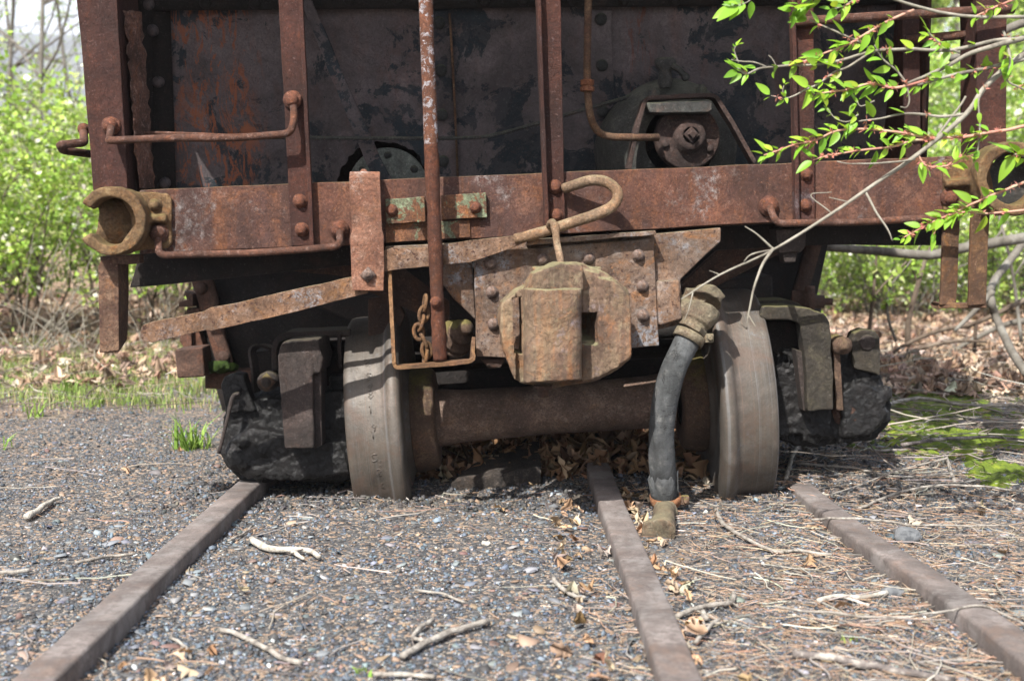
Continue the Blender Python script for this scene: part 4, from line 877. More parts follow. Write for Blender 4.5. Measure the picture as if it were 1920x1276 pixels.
# ---------------------------------------------------------------- air hose
hp = [at(1306, 606, -0.03), at(1287, 642, -0.04), at(1264, 690, -0.06), at(1249, 740, -0.06), at(1241, 800, -0.05), at(1241, 860, -0.03), at(1247, 920, 0.0), at(1248, 955, 0.01)]
pp = smooth_path(hp, 8)
b = bmn(); rr = [0.0315+0.0006*math.sin(i*0.35) for i in range(len(pp))]; 
for i in range(len(pp)):
    if 38 <= i <= 44: rr[i] += 0.0010
tube(b, pp, rr, 28); hose = P('air_hose', b, 'rubber')
noisy(hose.data, 0.0004, 90)
# flap of split rubber jacket at its lower end
b = bmn(); rng = random.Random(4)
i0 = 43; c = pp[i0]; d = (pp[-3]-pp[i0]); L = d.length; d.normalize(); sa, sb = orient(d)
K = 26; ringA = []; ringB = []; ringC = []
for k in range(K):
    a = 2*math.pi*k/K; rv = sa*math.cos(a)+sb*math.sin(a)
    j = rng.uniform(-0.012, 0.014)
    ringA.append(b.verts.new(c+d*(0.008+j)+rv*(0.0375+rng.uniform(-.001, .002)))); ringB.append(b.verts.new(c+d*(L*0.55)+rv*0.036)); ringC.append(b.verts.new(c+d*L+rv*0.034))
for k in range(K):
    if k in (3, 4): continue
    k2 = (k+1) % K; b.faces.new((ringA[k], ringA[k2], ringB[k2], ringB[k])); b.faces.new((ringB[k], ringB[k2], ringC[k2], ringC[k]))
fl = P('split_jacket', b, 'rubber', hose); so_ = fl.modifiers.new('t', 'SOLIDIFY'); so_.thickness = 0.003
for i_ in (6, 51):
    i_ = min(i_, len(pp)-2); c = pp[i_]; d = (pp[min(i_+1, len(pp)-1)]-pp[i_-1]).normalized(); top_ = i_ < 20
    b = bmn(); lathe(b, c, d, [(-0.011, 0.034), (-0.011, 0.0395), (0.011, 0.0395), (0.011, 0.034)], 28); cl = P('hose_clamp', b, 'fitting' if top_ else 'clamp', hose)
    b = bmn(); e = c+Vector((0.036, -0.015, 0)); prism_pts(b, [e+Vector((-0.008, 0, -0.012)), e+Vector((0.022, 0, -0.012)), e+Vector((0.022, 0, 0.010)), e+Vector((-0.008, 0, 0.010))], Vector((0, 0.02, 0))); tube(b, [e+Vector((0.012, -0.012, 0)), e+Vector((0.012, 0.026, 0))], 0.006, 8); P('clamp_screw', b, 'hub' if not top_ else 'fitting', cl, bevel=0.002)
# upper coupling head
b = bmn(); c0, c1, c2, c3 = at(1300, 612, -0.035), at(1313, 590, -0.03), at(1322, 566, -0.02), at(1330, 545, 0.0)
tube(b, [c0, c0+(c1-c0)*0.45], 0.034, 20); tube(b, [c0+(c1-c0)*0.4, c1, c1+(c2-c1)*0.6], [0.040, 0.044, 0.043], 22)
tube(b, [c1, at(1285, 580, -0.02), at(1278, 560, 0.0)], [0.035, 0.028, 0.020], 16); tube(b, [c2, c3], [0.042, 0.030], 16)
prism(b, [(1325, 535), (1342, 534), (1362, 556), (1345, 566), (1322, 556)], -0.04, 0.05); prism(b, [(1290, 540), (1330, 545), (1350, 575), (1330, 590), (1285, 560)], -0.02, 0.05)
prism(b, [(1270, 600), (1292, 580), (1300, 590), (1285, 612)], -0.035, 0.03)
obj('coupling_head', remeshed('coupling_head', b, 0.0035, disp=0.003, dscale=40, smooth=4, fine=0.001, fscale=120), M['fitting'], hose)
b = bmn(); lathe(b, at(1303, 608, -0.035), (c1-c0), [(-0.02, 0.030), (-0.018, 0.040), (-0.004, 0.040), (-0.002, 0.034)], 6); P('hose_nut', b, 'fitting', hose, bevel=0.002)
# lower coupling end on the ground
b = bmn(); e0 = pp[-1]; e1 = gnd(1247, 972, 0.03)+Vector((0, 0.02, 0)); e2 = gnd(1240, 998, 0.012)
tube(b, [e0+(e1-e0)*0.1, e0+(e1-e0)*0.5, e1, e2], [0.027, 0.023, 0.025, 0.034], 22); lathe(b, e0+(e1-e0)*0.2, (e1-e0), [(-0.003, 0.02), (-0.003, 0.031), (0.003, 0.031), (0.003, 0.02)], 24)
prism_pts(b, [e2+Vector((-0.042, 0.0, 0.022)), e2+Vector((-0.02, 0, 0.03)), e2+Vector((-0.015, 0, -0.02)), e2+Vector((-0.045, 0, -0.02))], Vector((0, 0.015, 0)))
obj('hose_end_fitting', remeshed('hose_end_fitting', b, 0.0035, disp=0.002, dscale=40, smooth=3, fine=0.001), M['fitting'], hose)
# ================================================================ ground
RG = np.random.default_rng(7)
def gh(x, y):
    """height of the cinder ground"""
    n = lambda s, k: mnoise.noise(Vector((x*s+k, y*s-k, k*0.37)))
    h = 0.012*n(1.3, 2)+0.009*n(4.5, 5)
    if y < 12: h += 0.004*n(16, 9)+0.0025*n(45, 3)
    if x > 0.55 and 2.9 < y < 6: h += 0.045*max(0, min(1, (y-3.0)/0.5))*max(0, min(1, (x-0.55)/0.3))
    if -0.4 < x < 0.75: h += 0.05*math.exp(-((y-3.95)/0.35)**2)
    if y > 7: h += 0.012*(y-7)*(1+0.5*n(0.15, 4))*(1 if x > 0 else 0.5)
    d = math.hypot(x+0.34, y-3.1); h += 0.012*math.exp(-(d/0.16)**2)
    return h-0.004
def gxy(px, py, z=0.0):
    p = gnd(px, py, z); p.z = gh(p.x, p.y)+z; return p
def axis(lo, hi, step, far, n):
    a = list(np.arange(lo, hi, step)); k = (far/hi)**(1/n); v = hi; up = []
    for i in range(n): up.append(v); v *= k
    up.append(far); return a, up
a, up = axis(-4.0, 4.0, 0.028, 900, 26); xs = np.array([-u for u in up[::-1]]+a[1:]+up)
a, up = axis(0.4, 9.0, 0.03, 1200, 34); ys = np.array([-900, -100, -20, -4, -1]+a+up)
nx, ny = len(xs), len(ys)
V = np.zeros((ny, nx, 3), np.float32); V[:, :, 0] = xs[None]; V[:, :, 1] = ys[:, None]
for j in range(ny):
    for i in range(nx):
        if abs(xs[i]) < 60 and -5 < ys[j] < 120: V[j, i, 2] = gh(xs[i], ys[j])
        else: V[j, i, 2] = 0.3
idx = np.arange(nx*ny).reshape(ny, nx)
F = np.stack([idx[:-1, :-1], idx[:-1, 1:], idx[1:, 1:], idx[1:, :-1]], -1).reshape(-1, 4)
gm = np_mesh('ground', V.reshape(-1, 3), F, 4)
m, nt, p = new_mat('cinder_ground'); tc = _n(nt, 'ShaderNodeTexCoord'); v = tc.outputs['Object']
vo = _n(nt, 'ShaderNodeTexVoronoi'); vo.inputs['Scale'].default_value = 95; nt.links.new(v, vo.inputs['Vector'])
vo2 = _n(nt, 'ShaderNodeTexVoronoi'); vo2.inputs['Scale'].default_value = 230; nt.links.new(v, vo2.inputs['Vector'])
s1_ = _n(nt, 'ShaderNodeSeparateXYZ'); nt.links.new(vo.outputs['Color'], s1_.inputs[0])
s2_ = _n(nt, 'ShaderNodeSeparateXYZ'); nt.links.new(vo2.outputs['Color'], s2_.inputs[0])
c = mixc(nt, s1_.outputs[0], (0.035, 0.034, 0.035), (0.105, 0.103, 0.103))
c = mixc(nt, thr(nt, s1_.outputs[1], 0.80, 0.86), c, (0.24, 0.17, 0.12))
c = mixc(nt, thr(nt, s2_.outputs[0], 0.86, 0.92), c, (0.30, 0.25, 0.20))
dust = noise_n(nt, v, 2.2, 5, 0.65)
c = mixc(nt, math_n(nt, 'MULTIPLY', thr(nt, dust, 0.5, 0.7), 0.5), c, (0.145, 0.125, 0.105))
sx = _n(nt, 'ShaderNodeSeparateXYZ'); nt.links.new(v, sx.inputs[0])
wob = math_n(nt, 'MULTIPLY', math_n(nt, 'SUBTRACT', noise_n(nt, v, 0.8, 5, 0.6), 0.5), 4.0)
yb = math_n(nt, 'ADD', sx.outputs[1], wob)
far = noise_n(nt, v, 9, 8, 0.75)
fc = mixc(nt, thr(nt, far, 0.42, 0.6), (0.13, 0.085, 0.055), (0.36, 0.25, 0.165))
gr = noise_n(nt, v, 1.1, 5, 0.7)
fc = mixc(nt, math_n(nt, 'MULTIPLY', thr(nt, gr, 0.50, 0.62), 0.75), fc, (0.14, 0.19, 0.05))
c = mixc(nt, thr(nt, yb, 4.6, 6.0), c, fc)
nt.links.new(c, p.inputs['Base Color']); p.inputs['Roughness'].default_value = 0.95; p.inputs['Specular IOR Level'].default_value = 0.2
bp = _n(nt, 'ShaderNodeBump'); bp.inputs['Strength'].default_value = 0.9; bp.inputs['Distance'].default_value = 0.006
nt.links.new(math_n(nt, 'ADD', math_n(nt, 'MULTIPLY', vo.outputs[0], -1.0), noise_n(nt, v, 150, 4, 0.7)), bp.inputs['Height']); nt.links.new(bp.outputs[0], p.inputs['Normal'])
tag(obj('ground', gm, m), kind='structure')

# ---------------------------------------------------------------- rails
def rail_wear():
    m = M['rail']; nt = m.node_tree; p = nt.nodes['Principled BSDF']; src = p.inputs['Base Color'].links[0].from_socket
    v = _n(nt, 'ShaderNodeTexCoord').outputs['Object']; a = noise_n(nt, v, 7, 7, 0.7, 0.6); b = noise_n(nt, v, 60, 5, 0.8)
    c = mixc(nt, math_n(nt, 'MULTIPLY', thr(nt, a, 0.5, 0.62), 0.5), src, (0.20, 0.185, 0.175))
    c = mixc(nt, math_n(nt, 'MULTIPLY', thr(nt, a, 0.44, 0.34), 0.3), c, (0.15, 0.09, 0.06))
    c = mixc(nt, math_n(nt, 'MULTIPLY', thr(nt, b, 0.56, 0.64), 0.5), c, (0.06, 0.045, 0.04))
    nt.links.new(c, p.inputs['Base Color'])
rail_wear()
def rail(pts, zs, w0, h, name, label):
    b = bmesh.new(); half = w0/2
    prof = [(-half+0.006, 0), (-half+0.0015, -0.002), (-half, -0.007), (-half, -h), (half, -h), (half, -0.007), (half-0.0015, -0.002), (half-0.006, 0)]
    P3 = []
    for (x, y), z in zip(pts, zs):
        q = gnd(x, y, z); P3.append(q)
    out = []
    for A, B in zip(P3, P3[1:]):
        k = max(2, int((B-A).length/0.012)); out += [A+(B-A)*(i/k) for i in range(k)]
    out.append(P3[-1])
    rings = []
    for i, q in enumerate(out):
        t = (out[min(i+1, len(out)-1)]-out[max(i-1, 0)]); t.z = 0; t.normalize(); s = Vector((t.y, -t.x, 0))
        n1 = 0.0016*mnoise.noise(q*5)+0.0005*mnoise.noise(q*30)
        rings.append([b.verts.new(q+s*(u+(0.0007*mnoise.noise(q*33+Vector((u*99, 0, 0)))))+Vector((0, 0, z_+n1))) for u, z_ in prof])
    for A, B in zip(rings, rings[1:]):
        for k in range(len(prof)-1): b.faces.new((A[k], A[k+1], B[k+1], B[k]))
    for A, B in zip(rings, rings[1:]): b.faces.new((A[-1], A[0], B[0], B[-1]))
    b.faces.new(rings[0]); b.faces.new(rings[-1])
    o = obj(name, b, M['rail'], loc=P3[0]); return tag(o, label, 'rail', 'rusted rails of the dual gauge track')
rail([(-590, 1880), (60, 1276), (283, 1068), (457, 912), (512, 862), (555, 820)], [0.034, 0.034, 0.034, 0.034, 0.03, -0.03], 0.066, 0.10, 'rail', 'left rusted rail running under the black axle box')
rail([(1480, 1800), (1280, 1276), (1236, 1160), (1200, 1069), (1150, 948), (1121, 868), (1112, 835)], [0.036, 0.036, 0.036, 0.036, 0.036, 0.040, 0.0], 0.064, 0.10, 'rail', 'middle rusted rail passing beneath the axle beside the hose end')
rail([(2560, 1700), (1990, 1262), (1856, 1160), (1728, 1069), (1610, 996), (1508, 913), (1490, 895)], [0.036, 0.036, 0.036, 0.032, 0.030, 0.022, 0.0], 0.066, 0.10, 'rail', 'right rusted rail with twigs lying across it')
# the split lip on the left rail's head
b = bmesh.new(); q0 = gnd(345, 998, 0.036)
prism_pts(b, [q0+Vector(v_) for v_ in ((-0.035, -0.03, 0), (0.0, 0.0, 0.004), (0.03, 0.035, 0.002), (0.018, 0.05, 0), (-0.025, 0.02, -0.002), (-0.055, -0.01, -0.004))], Vector((0, 0, -0.02)))
# ---------------------------------------------------------------- scattered stones (vectorised)
GH = np.vectorize(gh)
def scatter_pos(n, y0, y1, pw=-2.0, wide=0.52, marg=0.5, xlo=None, xhi=None):
    u = RG.random(n)
    if pw == -1: Y = y0*(y1/y0)**u
    else:
        e = pw+1; Y = (y0**e+u*(y1**e-y0**e))**(1/e)
    X = (RG.random(n)*2-1)*(wide*Y+marg)
    k = np.ones(n, bool)
    if xlo is not None: k &= X > xlo
    if xhi is not None: k &= X < xhi
    X, Y = X[k], Y[k]; return X, Y, GH(X, Y)
def rot_mats(n, tilt):
    a = RG.random(n)*2*np.pi; tx = RG.normal(0, tilt, n); ty = RG.normal(0, tilt, n)
    ca, sa = np.cos(a), np.sin(a); o, z = np.ones(n), np.zeros(n)
    Rz = np.stack([ca, -sa, z, sa, ca, z, z, z, o], -1).reshape(n, 3, 3)
    Rx = np.stack([o, z, z, z, np.cos(tx), -np.sin(tx), z, np.sin(tx), np.cos(tx)], -1).reshape(n, 3, 3)
    Ry = np.stack([np.cos(ty), z, np.sin(ty), z, o, z, -np.sin(ty), z, np.cos(ty)], -1).reshape(n, 3, 3)
    return Rx@Ry@Rz
def pal(n, cols, wts, var=0.18):
    cols = np.array(cols); i = RG.choice(len(cols), n, p=np.array(wts)/sum(wts))
    return np.clip(cols[i]*(1+RG.normal(0, var, (n, 1)))*(1+RG.normal(0, 0.04, (n, 3))), 0.01, 0.85)
def chips(name, X, Y, Z, size, flat, cols, wts, tilt, lift=0.3):
    n = len(X); k = 5
    ang = (np.arange(k)/k*2*np.pi)[None]+RG.normal(0, 0.30, (n, k)); rr = RG.uniform(0.45, 1.3, (n, k))
    el = RG.uniform(0.55, 1.0, (n, 1))
    T = np.zeros((n, 1+2*k, 3)); th = flat*RG.uniform(0.5, 1.4, (n, 1))
    T[:, 1:1+k, 0] = np.cos(ang)*rr*0.88; T[:, 1:1+k, 1] = np.sin(ang)*rr*el*0.88; T[:, 1:1+k, 2] = th*RG.uniform(0.35, 1.3, (n, k))
    T[:, 1+k:, 0] = np.cos(ang)*rr; T[:, 1+k:, 1] = np.sin(ang)*rr*el; T[:, 1+k:, 2] = -th*0.4
    T[:, 0, 2] = th[:, 0]*RG.uniform(0.8, 1.3, n)
    T *= size[:, None, None]; T = np.einsum('nij,nvj->nvi', rot_mats(n, tilt), T)
    T += np.stack([X, Y, Z+size*flat*lift], -1)[:, None]
    f = [[0, 1+i, 1+(i+1) % k] for i in range(k)]
    for i in range(k): a_, b_ = 1+i, 1+(i+1) % k; f += [[a_, a_+k, b_+k], [a_, b_+k, b_]]
    f = np.array(f); F = (np.arange(n)*(1+2*k))[:, None, None]+f[None]
    tint = np.repeat(pal(n, cols, wts)[:, None], 1+2*k, 1).reshape(-1, 3)
    return np_mesh(name, T.reshape(-1, 3), F.reshape(-1, 3), 3, tint)
greys = [(0.048, 0.061, 0.078), (0.090, 0.110, 0.135), (0.165, 0.19, 0.22), (0.038, 0.036, 0.036), (0.21, 0.145, 0.10), (0.15, 0.10, 0.08), (0.26, 0.25, 0.235), (0.42, 0.42, 0.41)]
wts = [32, 28, 10, 24, 6, 4, 2.5, 0.8]
X, Y, Z = scatter_pos(200000, 1.25, 6.5, -1.8)
dm = np.array([mnoise.noise(Vector((x*2.1, y*2.1, 3)))+0.7*mnoise.noise(Vector((x*7, y*7, 8))) for x, y in zip(X, Y)]); k = RG.random(len(X)) < np.clip(0.72+1.1*dm, 0.25, 1); X, Y, Z = X[k], Y[k], Z[k]
me = chips('cinders', X, Y, Z, np.clip(RG.lognormal(math.log(0.0027), 0.42, len(X)), 0.002, 0.013)*(0.75+0.25*Y/2.5), 0.45, greys, wts, 0.35, 0.6)
tag(obj('cinder_gravel', me, M['chips'], smooth=False), 'blue grey cinders and slate crumbs covering the ground between the rails', 'gravel', kind='stuff')
X, Y, Z = scatter_pos(5500, 1.25, 6.0, -1.6)
me = chips('slate_flakes', X, Y, Z, np.clip(RG.lognormal(math.log(0.0080), 0.42, len(X)), 0.004, 0.026), 0.16, [(0.10, 0.11, 0.12), (0.17, 0.175, 0.18), (0.20, 0.145, 0.10), (0.25, 0.18, 0.125), (0.13, 0.085, 0.07), (0.17, 0.165, 0.16)], [24, 16, 10, 5, 9, 6], 0.16, 0.9)
tag(obj('slate_flakes', me, M['chips'], smooth=False), 'flat tan and grey slate flakes strewn over the cinders', 'stone flakes', kind='stuff')
# black cinder crumbs caked under the boxes
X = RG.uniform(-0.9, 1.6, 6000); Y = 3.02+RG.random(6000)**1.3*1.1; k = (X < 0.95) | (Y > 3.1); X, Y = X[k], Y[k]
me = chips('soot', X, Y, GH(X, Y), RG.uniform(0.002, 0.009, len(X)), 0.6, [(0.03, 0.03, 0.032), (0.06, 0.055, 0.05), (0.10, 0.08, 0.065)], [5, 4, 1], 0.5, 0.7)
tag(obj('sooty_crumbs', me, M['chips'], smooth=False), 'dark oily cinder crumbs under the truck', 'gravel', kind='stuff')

# ---------------------------------------------------------------- needles, straw and small twigs
def threads(X, Y, Z, L, W, cols, wts, segs=2, bend=0.25, tilt=0.06, zamp=0.0):
    n = len(X); a = RG.random(n)*2*np.pi; P_ = np.zeros((n, segs+1, 3)); d = a.copy(); pos = np.stack([X, Y, Z], -1); tz = RG.normal(0, tilt, n)
    P_[:, 0] = pos
    for s in range(segs):
        st_ = L/segs; P_[:, s+1, 0] = P_[:, s, 0]+np.cos(d)*st_; P_[:, s+1, 1] = P_[:, s, 1]+np.sin(d)*st_
        P_[:, s+1, 2] = P_[:, s, 2]+tz*st_+RG.normal(0, 1, n)*zamp*st_; d = d+RG.normal(0, bend, n)
    P_[:, :, 2] = np.maximum(P_[:, :, 2], GH(P_[:, :, 0], P_[:, :, 1])+0.002+RG.random((n, 1))*0.008)
    T = np.zeros((n, (segs+1)*3, 3)); nxv, nyv = -np.sin(a), np.cos(a)
    for s in range(segs+1):
        ww = W*(1-0.45*s/segs)
        for q, (u, z_) in enumerate(((-0.5, -0.2), (0.5, -0.2), (0, 0.55))):
            T[:, s*3+q, 0] = P_[:, s, 0]+nxv*ww*u; T[:, s*3+q, 1] = P_[:, s, 1]+nyv*ww*u; T[:, s*3+q, 2] = P_[:, s, 2]+ww*z_
    f = []
    for s in range(segs):
        for q in range(3): f.append([s*3+q, s*3+(q+1) % 3, (s+1)*3+(q+1) % 3, (s+1)*3+q])
    F = (np.arange(n)*(segs+1)*3)[:, None, None]+np.array(f)[None]
    tint = np.repeat(pal(n, cols, wts)[:, None], (segs+1)*3, 1).reshape(-1, 3)
    return T.reshape(-1, 3), F.reshape(-1, 4), tint
def merge(name, parts):
    Vs, Fs, Ts, o = [], [], [], 0
    for V_, F_, T_ in parts: Vs.append(V_); Fs.append(F_+o); Ts.append(T_); o += len(V_)
    return np_mesh(name, np.concatenate(Vs), np.concatenate(Fs), 4, np.concatenate(Ts))
straw = [(0.31, 0.205, 0.135), (0.40, 0.32, 0.24), (0.23, 0.135, 0.085), (0.19, 0.165, 0.15), (0.11, 0.09, 0.08)]
def right_mask(X, Y, soft=0.25, base=0.10):
    xm = 0.125+(Y-1.9)*0.08+0.05
    return RG.random(len(X)) < np.clip((X-xm+0.12)/soft, base, 1)
X, Y, Z = scatter_pos(33000, 1.3, 6.0, -1.7); k = right_mask(X, Y, 0.35, 0.02); X, Y, Z = X[k], Y[k], Z[k]; n = len(X)
pa = threads(X, Y, Z+0.007, RG.uniform(0.015, 0.065, n), RG.uniform(0.0008, 0.0016, n)*(0.6+0.25*Y), straw, [10, 7, 6, 4, 3])
X, Y, Z = scatter_pos(3600, 1.3, 6.0, -1.3); k = right_mask(X, Y, 0.5, 0.12); X, Y, Z = X[k], Y[k], Z[k]; n = len(X)
pb = threads(X, Y, Z+0.008, RG.uniform(0.05, 0.20, n), RG.uniform(0.0018, 0.0042, n), [(0.25, 0.225, 0.195), (0.36, 0.33, 0.28), (0.14, 0.12, 0.105), (0.26, 0.17, 0.12)], [6, 3, 6, 3], 5, 0.28, 0.05, 0.05)
tag(obj('needle_litter', merge('needle_litter', [pa]), M['litter'], smooth=False), 'pinkish pine needles and straw lying thick right of the middle rail', 'needle litter', kind='stuff')
tag(obj('small_twigs', merge('small_twigs', [pb]), M['litter']), 'small grey twigs strewn over the ground', 'twig litter', kind='stuff')

# ---------------------------------------------------------------- dry leaves
def leaves(X, Y, Z, size, cols, wts, tilt=0.35, curl=0.6):
    n = len(X); lob = np.array([(0, 0), (0.16, 0.10), (0.12, 0.22), (0.32, 0.34), (0.18, 0.45), (0.38, 0.62), (0.20, 0.70), (0.22, 0.88), (0, 1.0)])
    right = lob; left = lob[1:-1]*[-1, 1]
    mid = np.array([(0, 0.25), (0, 0.5), (0, 0.75)])
    A = np.concatenate([right, left, mid]); nR = len(right); nL = len(left); m0 = nR+nL
    T = np.zeros((n, len(A), 3)); T[:, :, 0] = A[None, :, 0]*RG.uniform(0.8, 1.25, (n, 1)); T[:, :, 1] = A[None, :, 1]-0.5
    cu = RG.normal(0, curl, (n, 1)); cv = RG.normal(0, curl, (n, 1))
    T[:, :, 2] = cu*T[:, :, 0]**2*4*0.6+cv*T[:, :, 1]**2*1.3+RG.normal(0, 0.035, T.shape[:2])
    T *= size[:, None, None]; T = np.einsum('nij,nvj->nvi', rot_mats(n, tilt), T); T += np.stack([X, Y, Z], -1)[:, None]
    r = list(range(nR)); l = [0]+list(range(nR, nR+nL))+[nR-1]
    def side(s, flip):
        f = [[s[0], s[1], m0, m0], [s[1], s[2], s[3], m0], [s[3], s[4], m0+1, m0], [s[4], s[5], s[6], m0+1], [s[6], m0+2, m0+1, m0+1], [s[6], s[7], s[8], m0+2]]
        return f
    f = []
    for q in side(r, 0)+side(l, 1):
        f += [[q[0], q[1], q[2]]] + ([[q[0], q[2], q[3]]] if q[3] != q[2] else [])
    f = np.array(f); F = (np.arange(n)*len(A))[:, None, None]+f[None]
    tint = np.repeat(pal(n, cols, wts, 0.22)[:, None], len(A), 1).reshape(-1, 3)
    return T.reshape(-1, 3), F.reshape(-1, 3), tint
def merge3(name, parts):
    Vs, Fs, Ts, o = [], [], [], 0
    for V_, F_, T_ in parts: Vs.append(V_); Fs.append(F_+o); Ts.append(T_); o += len(V_)
    return np_mesh(name, np.concatenate(Vs), np.concatenate(Fs), 3, np.concatenate(Ts))
brown = [(0.26, 0.15, 0.08), (0.33, 0.215, 0.13), (0.18, 0.10, 0.055), (0.38, 0.28, 0.18), (0.11, 0.065, 0.04)]
n = 1200; X = RG.uniform(-0.40, 0.62, n); Y = RG.uniform(3.40, 4.5, n)
dd = np.clip((Y-3.25)/0.35, 0, 1); Z = GH(X, Y)+0.01+RG.random(n)*0.05*dd
heap = leaves(X, Y, Z, RG.uniform(0.04, 0.08, n), brown, [6, 5, 5, 2, 3], 0.7, 0.9)
tag(obj('leaf_heap', merge3('leaf_heap', [heap]), M['dry_leaf'], smooth=False), 'brown oak leaves drifted under the axle', 'dry leaves', kind='stuff')
pts = []
for _ in range(120):
    t = RG.random()**0.8; Yv = 1.35+1.9*t; side_ = 1 if RG.random() < 0.75 else -1
    xr = 0.21+(Yv-2.0)*0.02; pts.append((xr+side_*(0.045+abs(RG.normal(0, 0.045)))+(0.0 if side_ > 0 else -0.01), Yv))
for _ in range(45): pts.append((RG.uniform(-1.2, 1.7), RG.uniform(1.5, 4)))
for _ in range(40):
    Yv = RG.uniform(1.4, 2.0); pts.append((-0.62+(Yv-1.9)*0.28+RG.uniform(0.0, 0.12), Yv))
X = np.array([q[0] for q in pts]); Y = np.array([q[1] for q in pts])
pale = [(0.42, 0.28, 0.17), (0.50, 0.38, 0.26), (0.28, 0.17, 0.09), (0.46, 0.39, 0.31)]
lf = leaves(X, Y, GH(X, Y)+0.015, RG.uniform(0.018, 0.045, len(X)), pale, [5, 5, 3, 2], 0.5, 0.8)
tag(obj('scattered_leaves', merge3('scattered_leaves', [lf]), M['dry_leaf'], smooth=False), 'pale curled leaf scraps caught along the middle rail', 'dry leaves', kind='stuff')
X = np.concatenate([RG.uniform(1.3, 8, 15000), RG.uniform(-8, -1.6, 8000)]); Y = np.concatenate([4.7+RG.random(15000)**1.2*8, 5.2+RG.random(8000)*7]); Z = GH(X, Y)
fl_ = leaves(X, Y, Z+0.02+RG.random(len(X))*0.03, RG.uniform(0.045, 0.095, len(X)), [(0.36, 0.24, 0.165), (0.46, 0.34, 0.25), (0.25, 0.165, 0.115), (0.52, 0.44, 0.35), (0.16, 0.115, 0.09)], [6, 5, 4, 2, 2], 0.4, 0.8)
tag(obj('leaf_litter', merge3('leaf_litter', [fl_]), M['dry_leaf'], smooth=False), 'last year\'s brown leaves covering the ground behind the car', 'leaf litter', kind='stuff')
# twigs among them
X = np.concatenate([RG.uniform(1.0, 5, 1500), RG.uniform(-6, -1.4, 900)]); Y = np.concatenate([RG.uniform(3.4, 8, 1500), RG.uniform(4.6, 9, 900)])
pc = threads(X, Y, GH(X, Y)+0.03, RG.uniform(0.15, 0.6, len(X)), RG.uniform(0.003, 0.007, len(X)), [(0.22, 0.19, 0.16), (0.32, 0.285, 0.24), (0.12, 0.10, 0.085)], [5, 3, 5], 5, 0.3, 0.12, 0.1)
tag(obj('brush_litter', merge('brush_litter', [pc]), M['litter']), 'fallen twigs and brush behind the car on both sides', 'brush litter', kind='stuff')

# ---------------------------------------------------------------- grass, sprouts, moss
def blades(X, Y, H, W, cols, wts, lean=0.35):
    n = len(X); a = RG.random(n)*2*np.pi; Z = GH(X, Y); le = RG.normal(0, lean, n); T = np.zeros((n, 5, 3)); wx, wy = np.cos(a)*W, np.sin(a)*W; lx, ly = -np.sin(a)*le*H, np.cos(a)*le*H
    for q, (s, t) in enumerate(((-1, 0), (1, 0), (-0.7, 0.55), (0.7, 0.55))):
        T[:, q, 0] = X+wx*s/2+lx*t*t; T[:, q, 1] = Y+wy*s/2+ly*t*t; T[:, q, 2] = Z+H*t
    T[:, 4, 0] = X+lx; T[:, 4, 1] = Y+ly; T[:, 4, 2] = Z+H*RG.uniform(0.8, 1, n)
    f = np.array([[0, 1, 3], [0, 3, 2], [2, 3, 4]]); F = (np.arange(n)*5)[:, None, None]+f[None]
    return T.reshape(-1, 3), F.reshape(-1, 3), np.repeat(pal(n, cols, wts)[:, None], 5, 1).reshape(-1, 3)
gcol = [(0.18, 0.26, 0.06), (0.25, 0.32, 0.09), (0.13, 0.19, 0.045), (0.42, 0.36, 0.20)]
X, Y = [], []
for _ in range(150):
    cy_ = 4.9+RG.random()*3.2; cx_ = -cy_*RG.uniform(0.24, 0.47); 
    if cx_ > -1.15: continue
    k = int(RG.integers(20, 100)); X += list(RG.normal(cx_, 0.12, k)); Y += list(RG.normal(cy_, 0.10, k))
for _ in range(60):
    cy_ = RG.uniform(9, 16); cx_ = RG.uniform(1.8, 7); k = 60; X += list(RG.normal(cx_, 0.3, k)); Y += list(RG.normal(cy_, 0.3, k))
X, Y = np.array(X), np.array(Y)
g1 = blades(X, Y, RG.uniform(0.02, 0.075, len(X)), RG.uniform(0.003, 0.006, len(X)), gcol, [5, 5, 4, 4], 0.6)
tag(obj('grass', merge3('grass', [g1]), M['grass'], smooth=False), 'thin bright spring grass growing on the left behind the sunken car', 'grass', kind='stuff')
def sprout(px, py, h, n, label, spread=0.05):
    c_ = gxy(px, py); X = RG.normal(c_.x, spread*0.5, n); Y = RG.normal(c_.y, spread*0.5, n)
    g_ = blades(X, Y, RG.uniform(0.3, 0.8, n)*h, RG.uniform(0.003, 0.007, n)*(1+h*4), [(0.17, 0.28, 0.045), (0.24, 0.34, 0.07)], [1, 1], 0.9)
    me = merge3('grass_tuft', [g_]); tag(obj('grass_tuft', me, M['grass'], loc=c_, smooth=False), label, 'grass tuft', 'green sprouts on the cinders')
sprout(360, 838, 0.15, 60, 'largest green tuft on the cinders left of the black axle box')
sprout(62, 780, 0.12, 18, 'green sprout on the left below the shrubs, lower of the near pair')
sprout(120, 745, 0.14, 22, 'green sprout at the edge of the leaf litter below the step stirrup')
sprout(10, 838, 0.07, 10, 'small green sprout at the left edge of the photo')
sprout(165, 760, 0.08, 12, 'small sprout just right of the sprout below the step stirrup')
sprout(684, 1254, 0.02, 9, 'tiny green seedling at the bottom between the left and middle rails', 0.02)
sprout(1590, 1194, 0.02, 8, 'tiny green seedling in the needles between the middle and right rails', 0.015)
